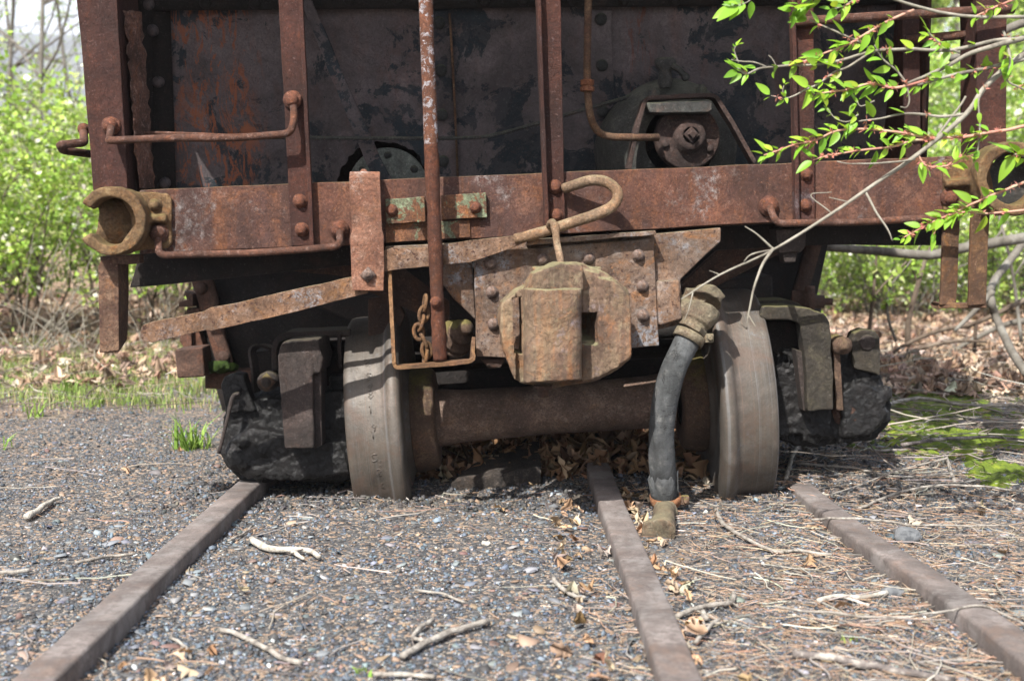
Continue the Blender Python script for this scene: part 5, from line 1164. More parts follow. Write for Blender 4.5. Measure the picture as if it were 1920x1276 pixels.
# moss patches on the right
b = bmesh.new()
for cx_, cy_, w_, k in ((1800, 830, 190, 900), (1760, 770, 110, 260), (1880, 905, 60, 120), (1700, 760, 50, 90), (1900, 840, 90, 250)):
    for _ in range(k):
        px_, py_ = cx_+RG.normal(0, w_*0.45), cy_+RG.normal(0, w_*0.11)
        c_ = gxy(px_, py_)
        if c_.x < 1.0 or mnoise.noise(c_*2.3) < -0.30: continue
        r = RG.uniform(0.016, 0.045)
        bmesh.ops.create_icosphere(b, subdivisions=1, radius=r, matrix=Matrix.Translation(c_+Vector((0, 0, -r*0.35)))@Matrix.Diagonal((1, 1, 0.75, 1)))
me = bpy.data.meshes.new('moss'); b.to_mesh(me); b.free(); noisy(me, 0.004, 60)
tag(obj('moss', me, M['moss']), 'yellow green moss cushions on the ground right of the car', 'moss', kind='stuff')

# ---------------------------------------------------------------- sticks one can tell apart
def stick(paths, label, mat='stick', name='stick', group='fallen sticks on the ground', lift=0.006, cat='stick'):
    """paths: [(pixel points, radius at the start, at the end)]: laid on the ground"""
    rt = None; b = bmesh.new()
    for pts, r0, r1 in paths:
        Pp = [gxy(x, y, 0.0)+Vector((0, 0, lift+max(r0, r1)*0.8)) for x, y in pts]; Pp = smooth_path(Pp, 5)
        Pp = [p_+Vector((mnoise.noise(p_*30), mnoise.noise(p_*30+Vector((5, 5, 5))), mnoise.noise(p_*25)))*0.0035 for p_ in Pp]
        rs = [(r0+(r1-r0)*i/(len(Pp)-1))*(1+0.16*mnoise.noise(Vector((i*0.7, r0*999, 0)))) for i in range(len(Pp))]
        tube(b, Pp, rs, 8)
    c_ = gxy(*paths[0][0][0]); o = obj(name, b, M[mat], loc=c_); noisy(o.data, 0.0008, 90)
    return tag(o, label, cat, group)
stick([([(472, 1025), (500, 1040), (545, 1046), (578, 1044), (600, 1055)], 0.0085, 0.005), ([(548, 1047), (570, 1058)], 0.006, 0.003)], 'thick pale forked stick lying in the gravel between the left and middle rails', 'stick_pale')
stick([([(412, 1178), (445, 1188), (495, 1215), (530, 1238), (566, 1247)], 0.0045, 0.005)], 'pale bent stick near the bottom, right of the left rail')
stick([([(752, 1242), (800, 1220), (860, 1196), (915, 1180)], 0.006, 0.0055), ([(795, 1217), (775, 1202), (812, 1178)], 0.0035, 0.004)], 'grey stick with a side shoot at the bottom left of the middle rail')
stick([([(1035, 1090), (1050, 1108), (1075, 1122), (1098, 1132)], 0.005, 0.003), ([(1075, 1118), (1088, 1100)], 0.003, 0.003)], 'short forked twig just left of the middle rail')
stick([([(1340, 958), (1355, 985), (1378, 1000), (1440, 1030), (1500, 1036), (1560, 1042)], 0.0055, 0.003)], 'long pale stick bent beside the hose end, between the middle and right rails')
stick([([(1535, 1130), (1570, 1120), (1620, 1120), (1662, 1116)], 0.005, 0.0045), ([(1585, 1122), (1628, 1136)], 0.003, 0.003)], 'pale stick lying level between the middle and right rails', 'stick_pale')
stick([([(1484, 1236), (1560, 1240), (1620, 1252), (1700, 1262), (1790, 1276)], 0.007, 0.006)], 'thick dark and grey stick at the bottom right corner', 'stick_dark')
stick([([(1268, 1158), (1320, 1142), (1370, 1132), (1376, 1115)], 0.005, 0.005), ([(1318, 1150), (1325, 1165)], 0.005, 0.004)], 'grey forked stick touching the right side of the middle rail')
stick([([(1306, 1205), (1330, 1175), (1350, 1160)], 0.0035, 0.003), ([(1322, 1182), (1316, 1150)], 0.003, 0.0025)], 'small dark grey twig close to the right side of the middle rail')
stick([([(1480, 895), (1474, 912)], 0.007, 0.006), ([(1520, 875), (1500, 868), (1486, 880), (1476, 905)], 0.007, 0.006)], 'grey root stub curling beside the right wheel')
stick([([(1490, 890), (1600, 902), (1690, 915), (1790, 908)], 0.004, 0.003), ([(1590, 860), (1640, 876), (1700, 874)], 0.004, 0.004)], 'long thin twig on the ground right of the right wheel')
stick([([(1610, 955), (1680, 935), (1760, 927), (1850, 930), (1915, 938)], 0.0042, 0.003), ([(1790, 924), (1776, 892), (1770, 884)], 0.005, 0.006)], 'pale curved stick with an upright stub at the right edge')
stick([([(1520, 997), (1600, 995), (1660, 1000), (1720, 1008), (1890, 1012)], 0.0032, 0.0022)], 'thin twig lying across the right rail', lift=0.034)
stick([([(1450, 1168), (1550, 1180), (1660, 1195), (1770, 1185), (1840, 1175), (1925, 1210)], 0.0024, 0.002)], 'thin reddish twig crossing the right rail near the bottom', lift=0.036)
stick([([(1690, 880), (1760, 868), (1850, 862), (1925, 868)], 0.006, 0.004)], 'dark twig lying over the moss patch', 'stick_dark', lift=0.03)
stick([([(1650, 800), (1720, 785), (1800, 795), (1920, 800)], 0.008, 0.005)], 'grey branch lying along the back of the moss patch', lift=0.03)
stick([([(140, 1062), (180, 1055), (205, 1046), (252, 1043)], 0.004, 0.003)], 'pale twig lying left of the left rail')
stick([([(0, 1080), (30, 1080), (55, 1076)], 0.004, 0.0045)], 'pale twig end at the left edge of the photo')
stick([([(428, 1018), (450, 1005), (474, 988)], 0.003, 0.0025)], 'short twig right of the chipped place on the left rail')
stick([([(320, 1195), (345, 1210), (358, 1234)], 0.003, 0.0025)], 'small twig beside the lower end of the left rail')
stick([([(48, 972), (75, 960), (100, 945), (114, 941)], 0.009, 0.004)], 'splintered pale wood chip left of the left rail', 'stick_pale')
stick([([(780, 1114), (830, 1128), (872, 1140)], 0.003, 0.002)], 'straight thin pale twig in the middle of the gravel')
stick([([(700, 1272), (760, 1270), (815, 1275)], 0.004, 0.004)], 'pale twig at the bottom edge between the left and middle rails')
# charred timber under the axle
b = bmesh.new()
q = [gxy(845, 912, 0.0), gxy(1015, 905, 0.0), gxy(1010, 868, 0.0), gxy(905, 885, 0.0)]
T0 = [p_+Vector((0, 0, -0.02)) for p_ in q]; H = [0.006, 0.030, 0.034, 0.022]
f = [b.verts.new(p_) for p_ in T0]; t_ = [b.verts.new(p_+Vector((0, 0, 0.02+h_))) for p_, h_ in zip(q, H)]
b.faces.new(f[::-1]); b.faces.new(t_)
for i in range(4): b.faces.new((f[i], f[(i+1) % 4], t_[(i+1) % 4], t_[i]))
uneven(b, 0.015, 0.006, 30)
tag(obj('charred_timber', b, M['pole_wood'], loc=q[0], bevel=0.003), 'split black timber in the leaves under the axle', 'timber')
# pale quartz pebble, cone
for (x, y, r, lab, mt) in ((912, 1022, 0.008, 'white pebble lying in the middle of the gravel', 'stick_pale'), (1036, 950, 0.010, 'pale grey pebble near the middle rail by the axle shadow', 'stone'), (1675, 1105, 0.019, 'dark bluish stone against the inside of the right rail', 'stone'), (1700, 1000, 0.028, 'flat grey stone just right of the right rail', 'stone'), (1400, 1160, 0.012, 'small bluish stone right of the middle rail', 'stone')):
    b = bmesh.new(); bmesh.ops.create_icosphere(b, subdivisions=3, radius=r, matrix=Matrix.Translation(gxy(x, y, r*0.4))@Matrix.Diagonal((1.2, 1, 0.7, 1)))
    me = bpy.data.meshes.new('pebble'); b.to_mesh(me); b.free(); noisy(me, r*0.5, 0.8/r, r*0.1, 3/r)
    tag(obj('pebble', me, M[mt], loc=gxy(x, y)), lab, 'pebble')
# ================================================================ plants
def leafquads(Pts, Dir, size, cols, wts, wr=0.42, jit=0.5):
    """small folded leaves at Pts pointing about Dir"""
    n = len(Pts); Pts = np.asarray(Pts, float); D = np.asarray(Dir, float)+RG.normal(0, jit, (n, 3)); D /= np.linalg.norm(D, axis=1)[:, None]+1e-9
    U = RG.normal(0, 1, (n, 3)); U[:, 2] += 1.2; S = np.cross(D, U); S /= np.linalg.norm(S, axis=1)[:, None]+1e-9; N_ = np.cross(S, D)
    s = size[:, None]
    T = np.stack([Pts, Pts+D*s*0.45+S*s*wr-N_*s*0.05, Pts+D*s, Pts+D*s*0.45-S*s*wr-N_*s*0.05], 1)
    F = (np.arange(n)*4)[:, None]+np.arange(4)[None]
    return T.reshape(-1, 3), F, np.repeat(pal(n, cols, wts)[:, None], 4, 1).reshape(-1, 3)
def grow(b, p, d, L, r, depth, tips, rng, up=0.25, wig=0.35, br=(2, 3), shrink=0.68, minr=0.002, sides=6, segs=5):
    pts = [p.copy()]; rs = [r]
    for i in range(segs):
        d = (d+Vector((rng.gauss(0, wig), rng.gauss(0, wig), rng.gauss(0, wig)+up))*0.35).normalized()
        pts.append(pts[-1]+d*(L/segs)); rs.append(max(minr, r*(1-0.45*(i+1)/segs)))
    tube(b, pts, rs, sides if depth > 1 else max(4, sides-2))
    if depth <= 1:
        for a, c in zip(pts, pts[1:]): tips.append((a, c))
    if depth == 0: return
    for k in range(rng.randint(*br)+1):
        i = rng.randint(2, segs); q = pts[i]
        nd = (d*0.6+Vector((rng.gauss(0, 0.8), rng.gauss(0, 0.8), rng.gauss(0.1, 0.5)))).normalized()
        grow(b, q, nd, L*shrink*rng.uniform(0.7, 1.1), rs[i]*0.6, depth-1, tips, rng, up, wig, br, shrink, minr, max(4, sides-1), segs)
spring = [(0.27, 0.41, 0.07), (0.37, 0.50, 0.10), (0.19, 0.32, 0.05), (0.47, 0.53, 0.22)]
def tree(name, H, r, seed, nleaf, lsize, depth=4, bare=False, cols=spring, up=0.22, lean=(0, 0), bark='bark'):
    rng = random.Random(seed); b = bmesh.new(); base = Vector((0, 0, -0.1)); tips = []
    pts = [base]; d = Vector((lean[0], lean[1], 1)).normalized(); rs = [r*1.25]
    n = 9
    for i in range(n):
        d = (d+Vector((rng.gauss(0, 0.05), rng.gauss(0, 0.05), 0.03))).normalized(); pts.append(pts[-1]+d*(H/n)); rs.append(r*(1-0.8*(i+1)/n))
    tube(b, pts, rs, 10)
    t = obj(name, b, M[bark]); 
    b = bmesh.new()
    for i in range(2, n+1):
        for k in range(2):
            nd = Vector((rng.gauss(0, 1), rng.gauss(0, 1), rng.uniform(0.1, 0.8))).normalized()
            grow(b, pts[i], nd, H*0.30*rng.uniform(0.6, 1.1), rs[i]*0.45+0.006, depth-2, tips, rng, up)
    lim = obj('limbs', b, M[bark], t)
    if nleaf:
        A = np.array([q[0] for q in tips]); B = np.array([q[1] for q in tips]); i = RG.integers(0, len(A), nleaf); f = RG.random((nleaf, 1))
        Pp = A[i]+(B[i]-A[i])*f+RG.normal(0, 0.06, (nleaf, 3)); V_, F_, T_ = leafquads(Pp, B[i]-A[i]+[0, 0, -0.1], RG.uniform(0.6, 1.2, nleaf)*lsize, cols, [4, 4, 3, 2])
        me = np_mesh('crown', V_, F_, 4, T_); me.materials.append(M['far_leaf']); o = bpy.data.objects.new('crown', me); C.objects.link(o); o.parent = t
    return t
def shrub(name, H, W, seed, nst, nleaf, lsize, cols=spring, blossom=0, bark='bark_dark', arch=0.5, low=0.02):
    rng = random.Random(seed); b = bmesh.new(); tips = []
    for k in range(nst):
        a = rng.uniform(0, 6.283); p = Vector((math.cos(a), math.sin(a), 0))*rng.uniform(0, W*0.3)+Vector((0, 0, -0.03))
        d = Vector((math.cos(a)*arch, math.sin(a)*arch, 1)).normalized()
        grow(b, p, d, H*rng.uniform(0.55, 1.0), rng.uniform(0.005, 0.012), 2, tips, rng, 0.12, 0.5, (2, 3), 0.55, 0.0018, 5, 6)
    t = obj(name, b, M[bark])
    A = np.array([q[0] for q in tips]); B = np.array([q[1] for q in tips]); hz = A[:, 2]; w_ = np.clip((hz-0.15*H)/(0.4*H), low, 1); w_ /= w_.sum()
    i = RG.choice(len(A), nleaf, p=w_); f = RG.random((nleaf, 1)); Pp = A[i]+(B[i]-A[i])*f+RG.normal(0, 0.03, (nleaf, 3))
    V_, F_, T_ = leafquads(Pp, B[i]-A[i], RG.uniform(0.6, 1.25, nleaf)*lsize, cols, [4, 4, 3, 2])
    if blossom:
        i = RG.choice(len(A), blossom, p=w_); Pp = A[i]+RG.normal(0, 0.03, (blossom, 3)); V2, F2, T2 = leafquads(Pp, Pp*0+[0, 0, 1], RG.uniform(0.7, 1.2, blossom)*lsize*1.1, [(0.75, 0.72, 0.62)], [1], 0.5, 1.0)
        F_ = np.concatenate([F_, F2+len(V_)]); V_ = np.concatenate([V_, V2]); T_ = np.concatenate([T_, T2])
    me = np_mesh('foliage', V_, F_, 4, T_); me.materials.append(M['far_leaf']); o = bpy.data.objects.new('foliage', me); C.objects.link(o); o.parent = t
    return t
def copy_tree(o, parent=None):
    c = o.copy(); C.objects.link(c); c.parent = parent
    for ch in [q for q in C.objects if q.parent == o]: copy_tree(ch, c)
    return c
def put(o, x, y, s=1.0, rz=0.0, label=None, cat='tree', group=None, first=False, tilt=0):
    c = o if first else copy_tree(o)
    c.location = (x, y, gh(x, y)-0.02); c.scale = (s, s, s); c.rotation_euler = (tilt, 0, rz); tag(c, label, cat, group); return c
# --- shrubs, left
S1 = shrub('shrub', 1.35, 1.0, 11, 22, 7800, 0.038, blossom=450)
S2 = shrub('shrub', 1.2, 1.1, 12, 20, 5200, 0.038, blossom=300)
GL = 'leafy spring shrubs left of the car'
put(S1, -3.25, 7.7, 1.0, 0.3, 'broad fresh green shrub with small white blossoms at the left edge', 'shrub', GL, True)
put(S2, -2.35, 7.9, 0.95, 1.0, 'yellow green shrub growing directly behind the step stirrup', 'shrub', GL, True)
put(S1, -4.1, 8.6, 1.25, 2.0, 'tall green shrub at the left edge, behind the white flowering one', 'shrub', GL)
put(S2, -1.9, 10.2, 1.1, 2.7, 'yellow green shrub seen under the long lever', 'shrub', GL)
put(S1, -2.75, 10.5, 1.25, 4.0, 'green shrub between the white flowering one and the corner post, set further back', 'shrub', GL)
put(S2, -5.2, 12.0, 1.5, 5.0, 'pale green shrub furthest back on the left', 'shrub', GL)
# --- trees, left
GT = 'thin trees on the left against the sky'
T1 = tree('slender_tree', 7.5, 0.035, 21, 2600, 0.05, 4)
put(T1, -5.4, 14, 1.0, 0, 'slender pale tree with a few green leaves against the sky on the left', 'tree', GT, True)
T2 = tree('slender_tree', 8.5, 0.032, 22, 1500, 0.05, 4, lean=(-0.1, 0))
put(T2, -6.6, 16, 1.0, 0, 'leaning thin tree nearest the left edge', 'tree', GT, True)
put(T1, -8.2, 21, 1.1, 2.2, 'thin pale tree behind the leaning one', 'tree', GT)
put(T2, -7.0, 20, 1.2, 3.4, 'thin pale tree close to the rusty corner post', 'tree', GT)
# --- right: shrubs, trees
TR1 = tree('forest_tree', 9, 0.14, 31, 15000, 0.085, 4, cols=[(0.26, 0.38, 0.07), (0.34, 0.45, 0.10), (0.18, 0.29, 0.05), (0.42, 0.48, 0.18)])
TR2 = tree('forest_tree', 8, 0.10, 32, 13000, 0.075, 4, cols=[(0.28, 0.40, 0.07), (0.36, 0.47, 0.10), (0.20, 0.32, 0.05), (0.44, 0.50, 0.18)], lean=(0.12, 0))
S3 = shrub('undergrowth_shrub', 2.0, 2.2, 13, 32, 12500, 0.044, blossom=900, bark='bark', low=0.7)
GF = 'forest trees behind the car on the right'; GU = 'green undergrowth behind the car on the right'
first = True
for i, (x, y, s, rz, proto, lab) in enumerate([
    (6.3, 17, 1.0, 0.5, TR1, 'pale trunked tree behind the right step, nearest of the forest trees'),
    (4.9, 19, 0.9, 1.5, TR2, 'leaning tree seen between the axle box and the right step'),
    (8.8, 20, 1.1, 2.6, TR2, 'leafy leaning tree near the right edge'),
    (7.4, 24, 1.2, 3.7, TR1, 'green tree further back between the right corner posts'),
    (10.6, 25, 1.2, 4.4, TR1, 'green tree at the right edge, further back'),
    (6.0, 29, 1.3, 5.5, TR2, 'distant leaning tree seen over the right axle box'),
    (11.5, 33, 1.5, 0.9, TR2, 'distant leaning tree at the right edge'),
    (9.0, 34, 1.5, 2.0, TR1, 'distant upright tree behind the right corner post')]):
    put(proto, x, y, s, rz, lab, 'tree', GF, proto in (TR1, TR2) and i in (0, 1))
for i, (x, y, s, rz, lab) in enumerate([
    (2.95, 9.3, 0.55, 0.2, 'green shrub between the right axle box and the right step, nearest of the undergrowth'),
    (2.35, 9.6, 0.5, 1.7, 'green shrub just right of the hopper chute'),
    (3.7, 9.6, 0.6, 2.9, 'green shrub behind the right step'),
    (4.5, 9.9, 0.8, 3.3, 'green shrub near the right edge, above the fallen brush'),
    (3.2, 11.0, 0.9, 4.1, 'tall green shrub behind the right corner post'),
    (2.9, 13.0, 1.1, 5.0, 'green shrub in the gap between the sill and the axle box, further back'),
    (5.2, 11.8, 1.2, 0.4, 'tallest green shrub at the right edge'),
    (4.2, 13.5, 1.35, 1.4, 'big green shrub between the two right corner posts'),
    (5.8, 15.5, 1.6, 2.4, 'furthest big green shrub seen above the right corner pocket'),
    (4.0, 16.5, 1.5, 3.6, 'far green shrub seen just under the sill on the right')]):
    put(S3, x, y, s, rz, lab, 'shrub', GU, i == 0)
# sparse leafy sapling stems behind the right axle box
def sapling(pxs, Y, r0, r1, label, sub=(), leaves_=60, mat='bark_dark', seed=1, group=None, cat='sapling', name='sapling', lsize=0.045):
    rng = random.Random(seed); b = bmesh.new(); segs_ = []
    for pts, a_, c_ in [(pxs, r0, r1)]+list(sub):
        Pp = smooth_path([atY(x, y, Y+yy) for x, y, yy in [(q if len(q) == 3 else (*q, 0)) for q in pts]], 5)
        rs = [a_+(c_-a_)*i/(len(Pp)-1) for i in range(len(Pp))]; tube(b, Pp, rs, 8); segs_ += list(zip(Pp, Pp[1:]))
    base = atY(pxs[0][0], pxs[0][1], Y); base.z = gh(base.x, base.y)
    o = obj(name, b, M[mat], loc=base)
    if leaves_:
        A = np.array([q[0] for q in segs_]); B = np.array([q[1] for q in segs_]); i = RG.integers(len(A)//3, len(A), leaves_)
        V_, F_, T_ = leafquads(A[i], B[i]-A[i]+RG.normal(0, 0.03, (leaves_, 3)), RG.uniform(0.6, 1.2, leaves_)*lsize, spring, [4, 4, 2, 2], 0.35, 0.04)
        me = np_mesh('foliage', V_-np.array(base), F_, 4, T_); me.materials.append(M['leaf']); l_ = bpy.data.objects.new('foliage', me); C.objects.link(l_); l_.parent = o
    return tag(o, label, cat, group)
GS = 'thin dark saplings right of the car'
sapling([(1702, 650), (1704, 600), (1722, 530), (1738, 480), (1760, 445), (1800, 430)], 6.4, 0.018, 0.007, 'thickest dark sapling curving up between the axle box and the right step', [([(1722, 530), (1700, 480), (1690, 440)], 0.006, 0.003)], 50, group=GS)
sapling([(1628, 640), (1632, 600), (1636, 560), (1642, 500), (1645, 430)], 6.2, 0.012, 0.005, 'thin upright sapling above the right axle box', [([(1636, 560), (1660, 530), (1700, 490)], 0.006, 0.004)], 36, group=GS)
sapling([(1680, 640), (1664, 590), (1668, 540), (1700, 500), (1730, 455)], 6.0, 0.008, 0.004, 'thinnest pale sapling between the other two saplings', [], 36, mat='bark', group=GS)
# fallen limbs and brush
GB = 'fallen limbs right of the car'
def limb(pts, Y, r0, r1, label, sub=(), mat='bark'): return sapling(pts, Y, r0, r1, label, sub, 0, mat, 3, GB, 'fallen branch', 'fallen_limb')
limb([(1545, 463), (1640, 470), (1740, 478), (1800, 466), (1925, 445)], 5.6, 0.0186, 0.0248, 'thick grey limb lying level behind the right step')
limb([(1925, 700, -.6), (1898, 660, -.4), (1870, 600), (1858, 560), (1862, 530, .2), (1900, 480, .4), (1930, 440, .5)], 5.4, 0.0174, 0.0186, 'pale bent limb at the right edge, standing on the leaf litter', [([(1862, 545), (1830, 580), (1790, 620)], 0.016, 0.008)])
limb([(1655, 680), (1690, 650), (1760, 620), (1830, 605), (1925, 560)], 6.0, 0.0074, 0.0124, 'dark low branch arching over the leaf litter', [([(1700, 655), (1720, 690)], 0.006, 0.004), ([(1830, 605), (1820, 680), (1760, 710)], 0.010, 0.006)], 'bark_dark')
limb([(1640, 692), (1720, 655), (1790, 640), (1850, 640)], 5.8, 0.0087, 0.0062, 'second dark branch lying just below the arching one', [([(1720, 655), (1735, 690)], 0.006, 0.004)], 'bark_dark')
limb([(1745, 715), (1800, 730), (1860, 745), (1925, 748)], 5.0, 0.0056, 0.0074, 'grey branch lying on the leaves at the right edge above the moss')
limb([(1840, 760), (1890, 735), (1925, 700)], 5.1, 0.0062, 0.0062, 'short grey branch leaning at the right edge above the moss')
limb([(1930, 600), (1880, 610), (1800, 650), (1745, 690)], 6.6, 0.0186, 0.0074, 'mossy limb at the back of the fallen brush')
limb([(1790, 250, .3), (1850, 330, .3), (1880, 430), (1900, 520), (1915, 640)], 6.3, 0.0050, 0.0099, 'thin hanging limb behind the right corner pocket', [([(1880, 430), (1840, 480), (1800, 500)], 0.007, 0.003), ([(1900, 520), (1925, 480)], 0.006, 0.004)])
limb([(1780, 110), (1840, 95), (1880, 60), (1925, 40)], 4.8, 0.0124, 0.0174, 'thick grey bough crossing behind the right corner post', [([(1840, 95), (1850, 150), (1800, 190)], 0.012, 0.008)])
# brown dead weeds at the left
b_ = None
def weed(px, py, Y, label, seed, n=9, h=0.5):
    rng = random.Random(seed); b = bmesh.new(); base = atY(px, py, Y); base.z = gh(base.x, base.y)
    for i in range(n):
        d = Vector((rng.gauss(0, 0.5), rng.gauss(0, 0.3), 1)).normalized(); pts = [base+Vector((rng.uniform(-.08, .08), rng.uniform(-.05, .05), 0))]
        for k in range(7): d = (d+Vector((rng.gauss(0, 0.16), rng.gauss(0, 0.12), -0.07))).normalized(); pts.append(pts[-1]+d*h/7)
        tube(b, pts, [0.0042*(1-0.1*k) for k in range(8)], 5)
    tag(obj('dead_weed', b, M['twig'], loc=base), label, 'weed', 'dead weed stalks by the left shrubs')
weed(70, 700, 6.7, 'tangle of dead stalks at the foot of the white flowering shrub', 1, 16, 0.7)
weed(150, 690, 7.0, 'dead stalks left of the step stirrup', 2, 12, 0.55)
weed(290, 660, 7.2, 'dead stalks below the tip of the long lever', 3, 12, 0.45)
limb([(235, 690), (245, 735), (262, 760)], 5.6, 0.006, 0.01, 'short dark snapped stem below the step stirrup', mat='bark_dark')['group'] = 'fallen limbs left of the car'

# ---------------------------------------------------------------- leafy branch hanging in from the right, in front of the car
YB_ = 2.45
TW = bmesh.new()
def br(pts, Y=YB_): return [atY(p_[0], p_[1], Y+(p_[2] if len(p_) > 2 else 0)) for p_ in pts]
main = smooth_path(br([(2100, 40, .15), (1990, 70, .1), (1925, 98, .08), (1850, 160, .04), (1810, 215), (1720, 290), (1640, 345), (1560, 400, -.02), (1450, 468, -.05), (1350, 515, -.06), (1277, 561, -.08)]), 5)
nm = len(main); tube(TW, main, [0.0075-0.0062*i/(nm-1) for i in range(nm)], 9)
bran = obj('overhanging_branch', TW, M['twig'], loc=main[0])
tag(bran, 'grey branch with fresh green leaves reaching in from the right in front of the car', 'branch')
LV = []
def tw(pts, r0, r1, mat='twig', leaf=0.0, sz=0.031, side_=0, name='twig'):
    b = bmesh.new(); Pp = smooth_path(br(pts), 5); n = len(Pp)
    Pp = [q+Vector((mnoise.noise(q*22), 0, mnoise.noise(q*22+Vector((7, 7, 7)))))*0.002 for q in Pp]
    tube(b, Pp, [r0+(r1-r0)*i/(n-1) for i in range(n)], 7)
    t = obj(name, b, M[mat], bran)
    if leaf: LV.append((t, Pp, leaf, sz))
    return t
# grey woody shoots
tw([(1450, 466, -.05), (1425, 505, -.07), (1406, 575, -.08), (1400, 616, -.09)], 0.0035, 0.0012)
tw([(1400, 616, -.09), (1388, 605, -.1)], 0.0012, 0.0008); tw([(1404, 590, -.09), (1416, 612, -.1)], 0.0012, 0.0008)
tw([(1622, 358), (1645, 400, -.03), (1665, 432, -.04), (1674, 452, -.04)], 0.0028, 0.0012)
tw([(1560, 400, -.02), (1520, 366), (1560, 360)], 0.0015, 0.0008); tw([(1590, 380), (1555, 370)], 0.0013, 0.0007)
tw([(1450, 468, -.05), (1420, 440, -.05), (1396, 425, -.05)], 0.0025, 0.001); tw([(1445, 470, -.05), (1410, 476, -.06), (1395, 490, -.06)], 0.002, 0.001)
tw([(1300, 548, -.08), (1292, 580, -.09), (1283, 600, -.09)], 0.0014, 0.0008); tw([(1350, 515, -.06), (1330, 508, -.06)], 0.0014, 0.0008)
tw([(1715, 300), (1660, 305, -.02), (1600, 308, -.03), (1570, 303, -.03)], 0.0022, 0.0009)
tw([(1925, 33), (1800, 30), (1713, 10), (1640, -12)], 0.0038, 0.0026)
tw([(1925, 70, .03), (1870, 85), (1820, 100), (1760, 132), (1700, 158)], 0.006, 0.003)
tw([(1640, 100), (1610, 78), (1560, 56), (1517, 38)], 0.0028, 0.0014, leaf=0.5)
tw([(1713, 20, .02), (1655, 45), (1600, 78), (1557, 96), (1494, 119)], 0.003, 0.0014, 'red_twig', 1.0)
tw([(1925, 70, .03), (1850, 80, .02), (1780, 95), (1700, 92), (1635, 97), (1557, 117), (1490, 123), (1427, 128), (1400, 139), (1385, 132)], 0.0042, 0.0016, leaf=0.45)
tw([(1437, 126), (1412, 117), (1392, 115), (1372, 112)], 0.0018, 0.001); tw([(1385, 118), (1378, 96), (1380, 88)], 0.0014, 0.001, leaf=1.2, sz=0.016)
tw([(1400, 139), (1380, 128), (1376, 148), (1378, 156)], 0.0014, 0.001); tw([(1455, 124), (1447, 110), (1441, 104)], 0.0014, 0.001)
tw([(1740, 150), (1680, 165), (1635, 157), (1588, 168), (1529, 178)], 0.0032, 0.0014, 'red_twig', 1.25)
tw([(1925, 110, .05), (1840, 130, .02), (1770, 145), (1720, 160)], 0.004, 0.003, leaf=1.0)
tw([(1635, 97), (1590, 125), (1565, 135), (1535, 158), (1510, 168), (1474, 185), (1446, 180)], 0.0026, 0.0012, leaf=0.4, sz=0.04)
tw([(1474, 184), (1468, 172), (1470, 160)], 0.0012, 0.001, leaf=1.2, sz=0.018)
tw([(1925, 236), (1860, 248), (1790, 258), (1733, 257), (1674, 247), (1584, 242), (1529, 262), (1478, 275), (1432, 290)], 0.0036, 0.0013, 'red_twig', 1.15)
tw([(1740, 262), (1713, 264), (1674, 274), (1635, 280), (1600, 284), (1560, 290), (1525, 300)], 0.0028, 0.0012, 'red_twig', 1.15)
tw([(1720, 290), (1735, 310), (1765, 312), (1790, 305), (1808, 290)], 0.0022, 0.0012, 'red_twig', 1.3)
tw([(1810, 215), (1760, 218), (1700, 212), (1650, 222), (1610, 228)], 0.0034, 0.0014, leaf=0.3)
tw([(1610, 215), (1590, 228), (1565, 222), (1550, 205)], 0.0016, 0.001, leaf=0.8, sz=0.028)
tw([(1700, 158), (1705, 185), (1700, 200), (1688, 200)], 0.0018, 0.0014); tw([(1640, 190), (1615, 200), (1607, 190)], 0.0014, 0.001, leaf=0.8, sz=0.025)
tw([(1925, 340, .02), (1850, 370), (1792, 397), (1733, 424), (1690, 448)], 0.0028, 0.0012, 'red_twig', 1.1)
tw([(1925, 393), (1850, 400), (1800, 398), (1760, 412)], 0.0025, 0.0013, 'red_twig', 0.9)
tw([(1757, 408), (1756, 425), (1750, 440)], 0.0014, 0.001, 'red_twig', 1.4)
tw([(1755, 260), (1780, 225), (1798, 200), (1810, 180)], 0.0028, 0.0022); tw([(1850, 160), (1835, 190), (1838, 240), (1830, 300)], 0.0022, 0.0014, leaf=0.6)
tw([(1880, 60, .04), (1895, 110), (1888, 150), (1925, 170)], 0.003, 0.0018, leaf=0.9, sz=0.04)
tw([(1930, 300, .02), (1915, 292), (1900, 290)], 0.0026, 0.0014, leaf=1.4, sz=0.045)
tw([(1425, -20), (1400, 5), (1375, 12)], 0.0016, 0.001, leaf=1.1, sz=0.045); tw([(1560, -30), (1510, 5), (1488, 22)], 0.0026, 0.0014, leaf=1.3, sz=0.05)
tw([(1620, -20), (1590, 8), (1560, 18)], 0.0016, 0.001, leaf=1.2); tw([(1925, -10), (1870, 12), (1830, 30)], 0.0026, 0.0015, 'red_twig', 1.2)
tw([(1700, 158), (1680, 130), (1655, 110), (1640, 85)], 0.0025, 0.0014, leaf=0.9)
tw([(1800, 100), (1760, 80), (1740, 60)], 0.0022, 0.0013, leaf=1.0)
def blade(n=7):
    """half widths of an ovate leaf with a drawn-out tip"""
    return [(t, 0.25*math.sin(math.pi*min(1, t**0.8))**0.8*(1-0.35*t)) for t in [i/n for i in range(n+1)]]
prof_ = blade(8)
rng = random.Random(77)
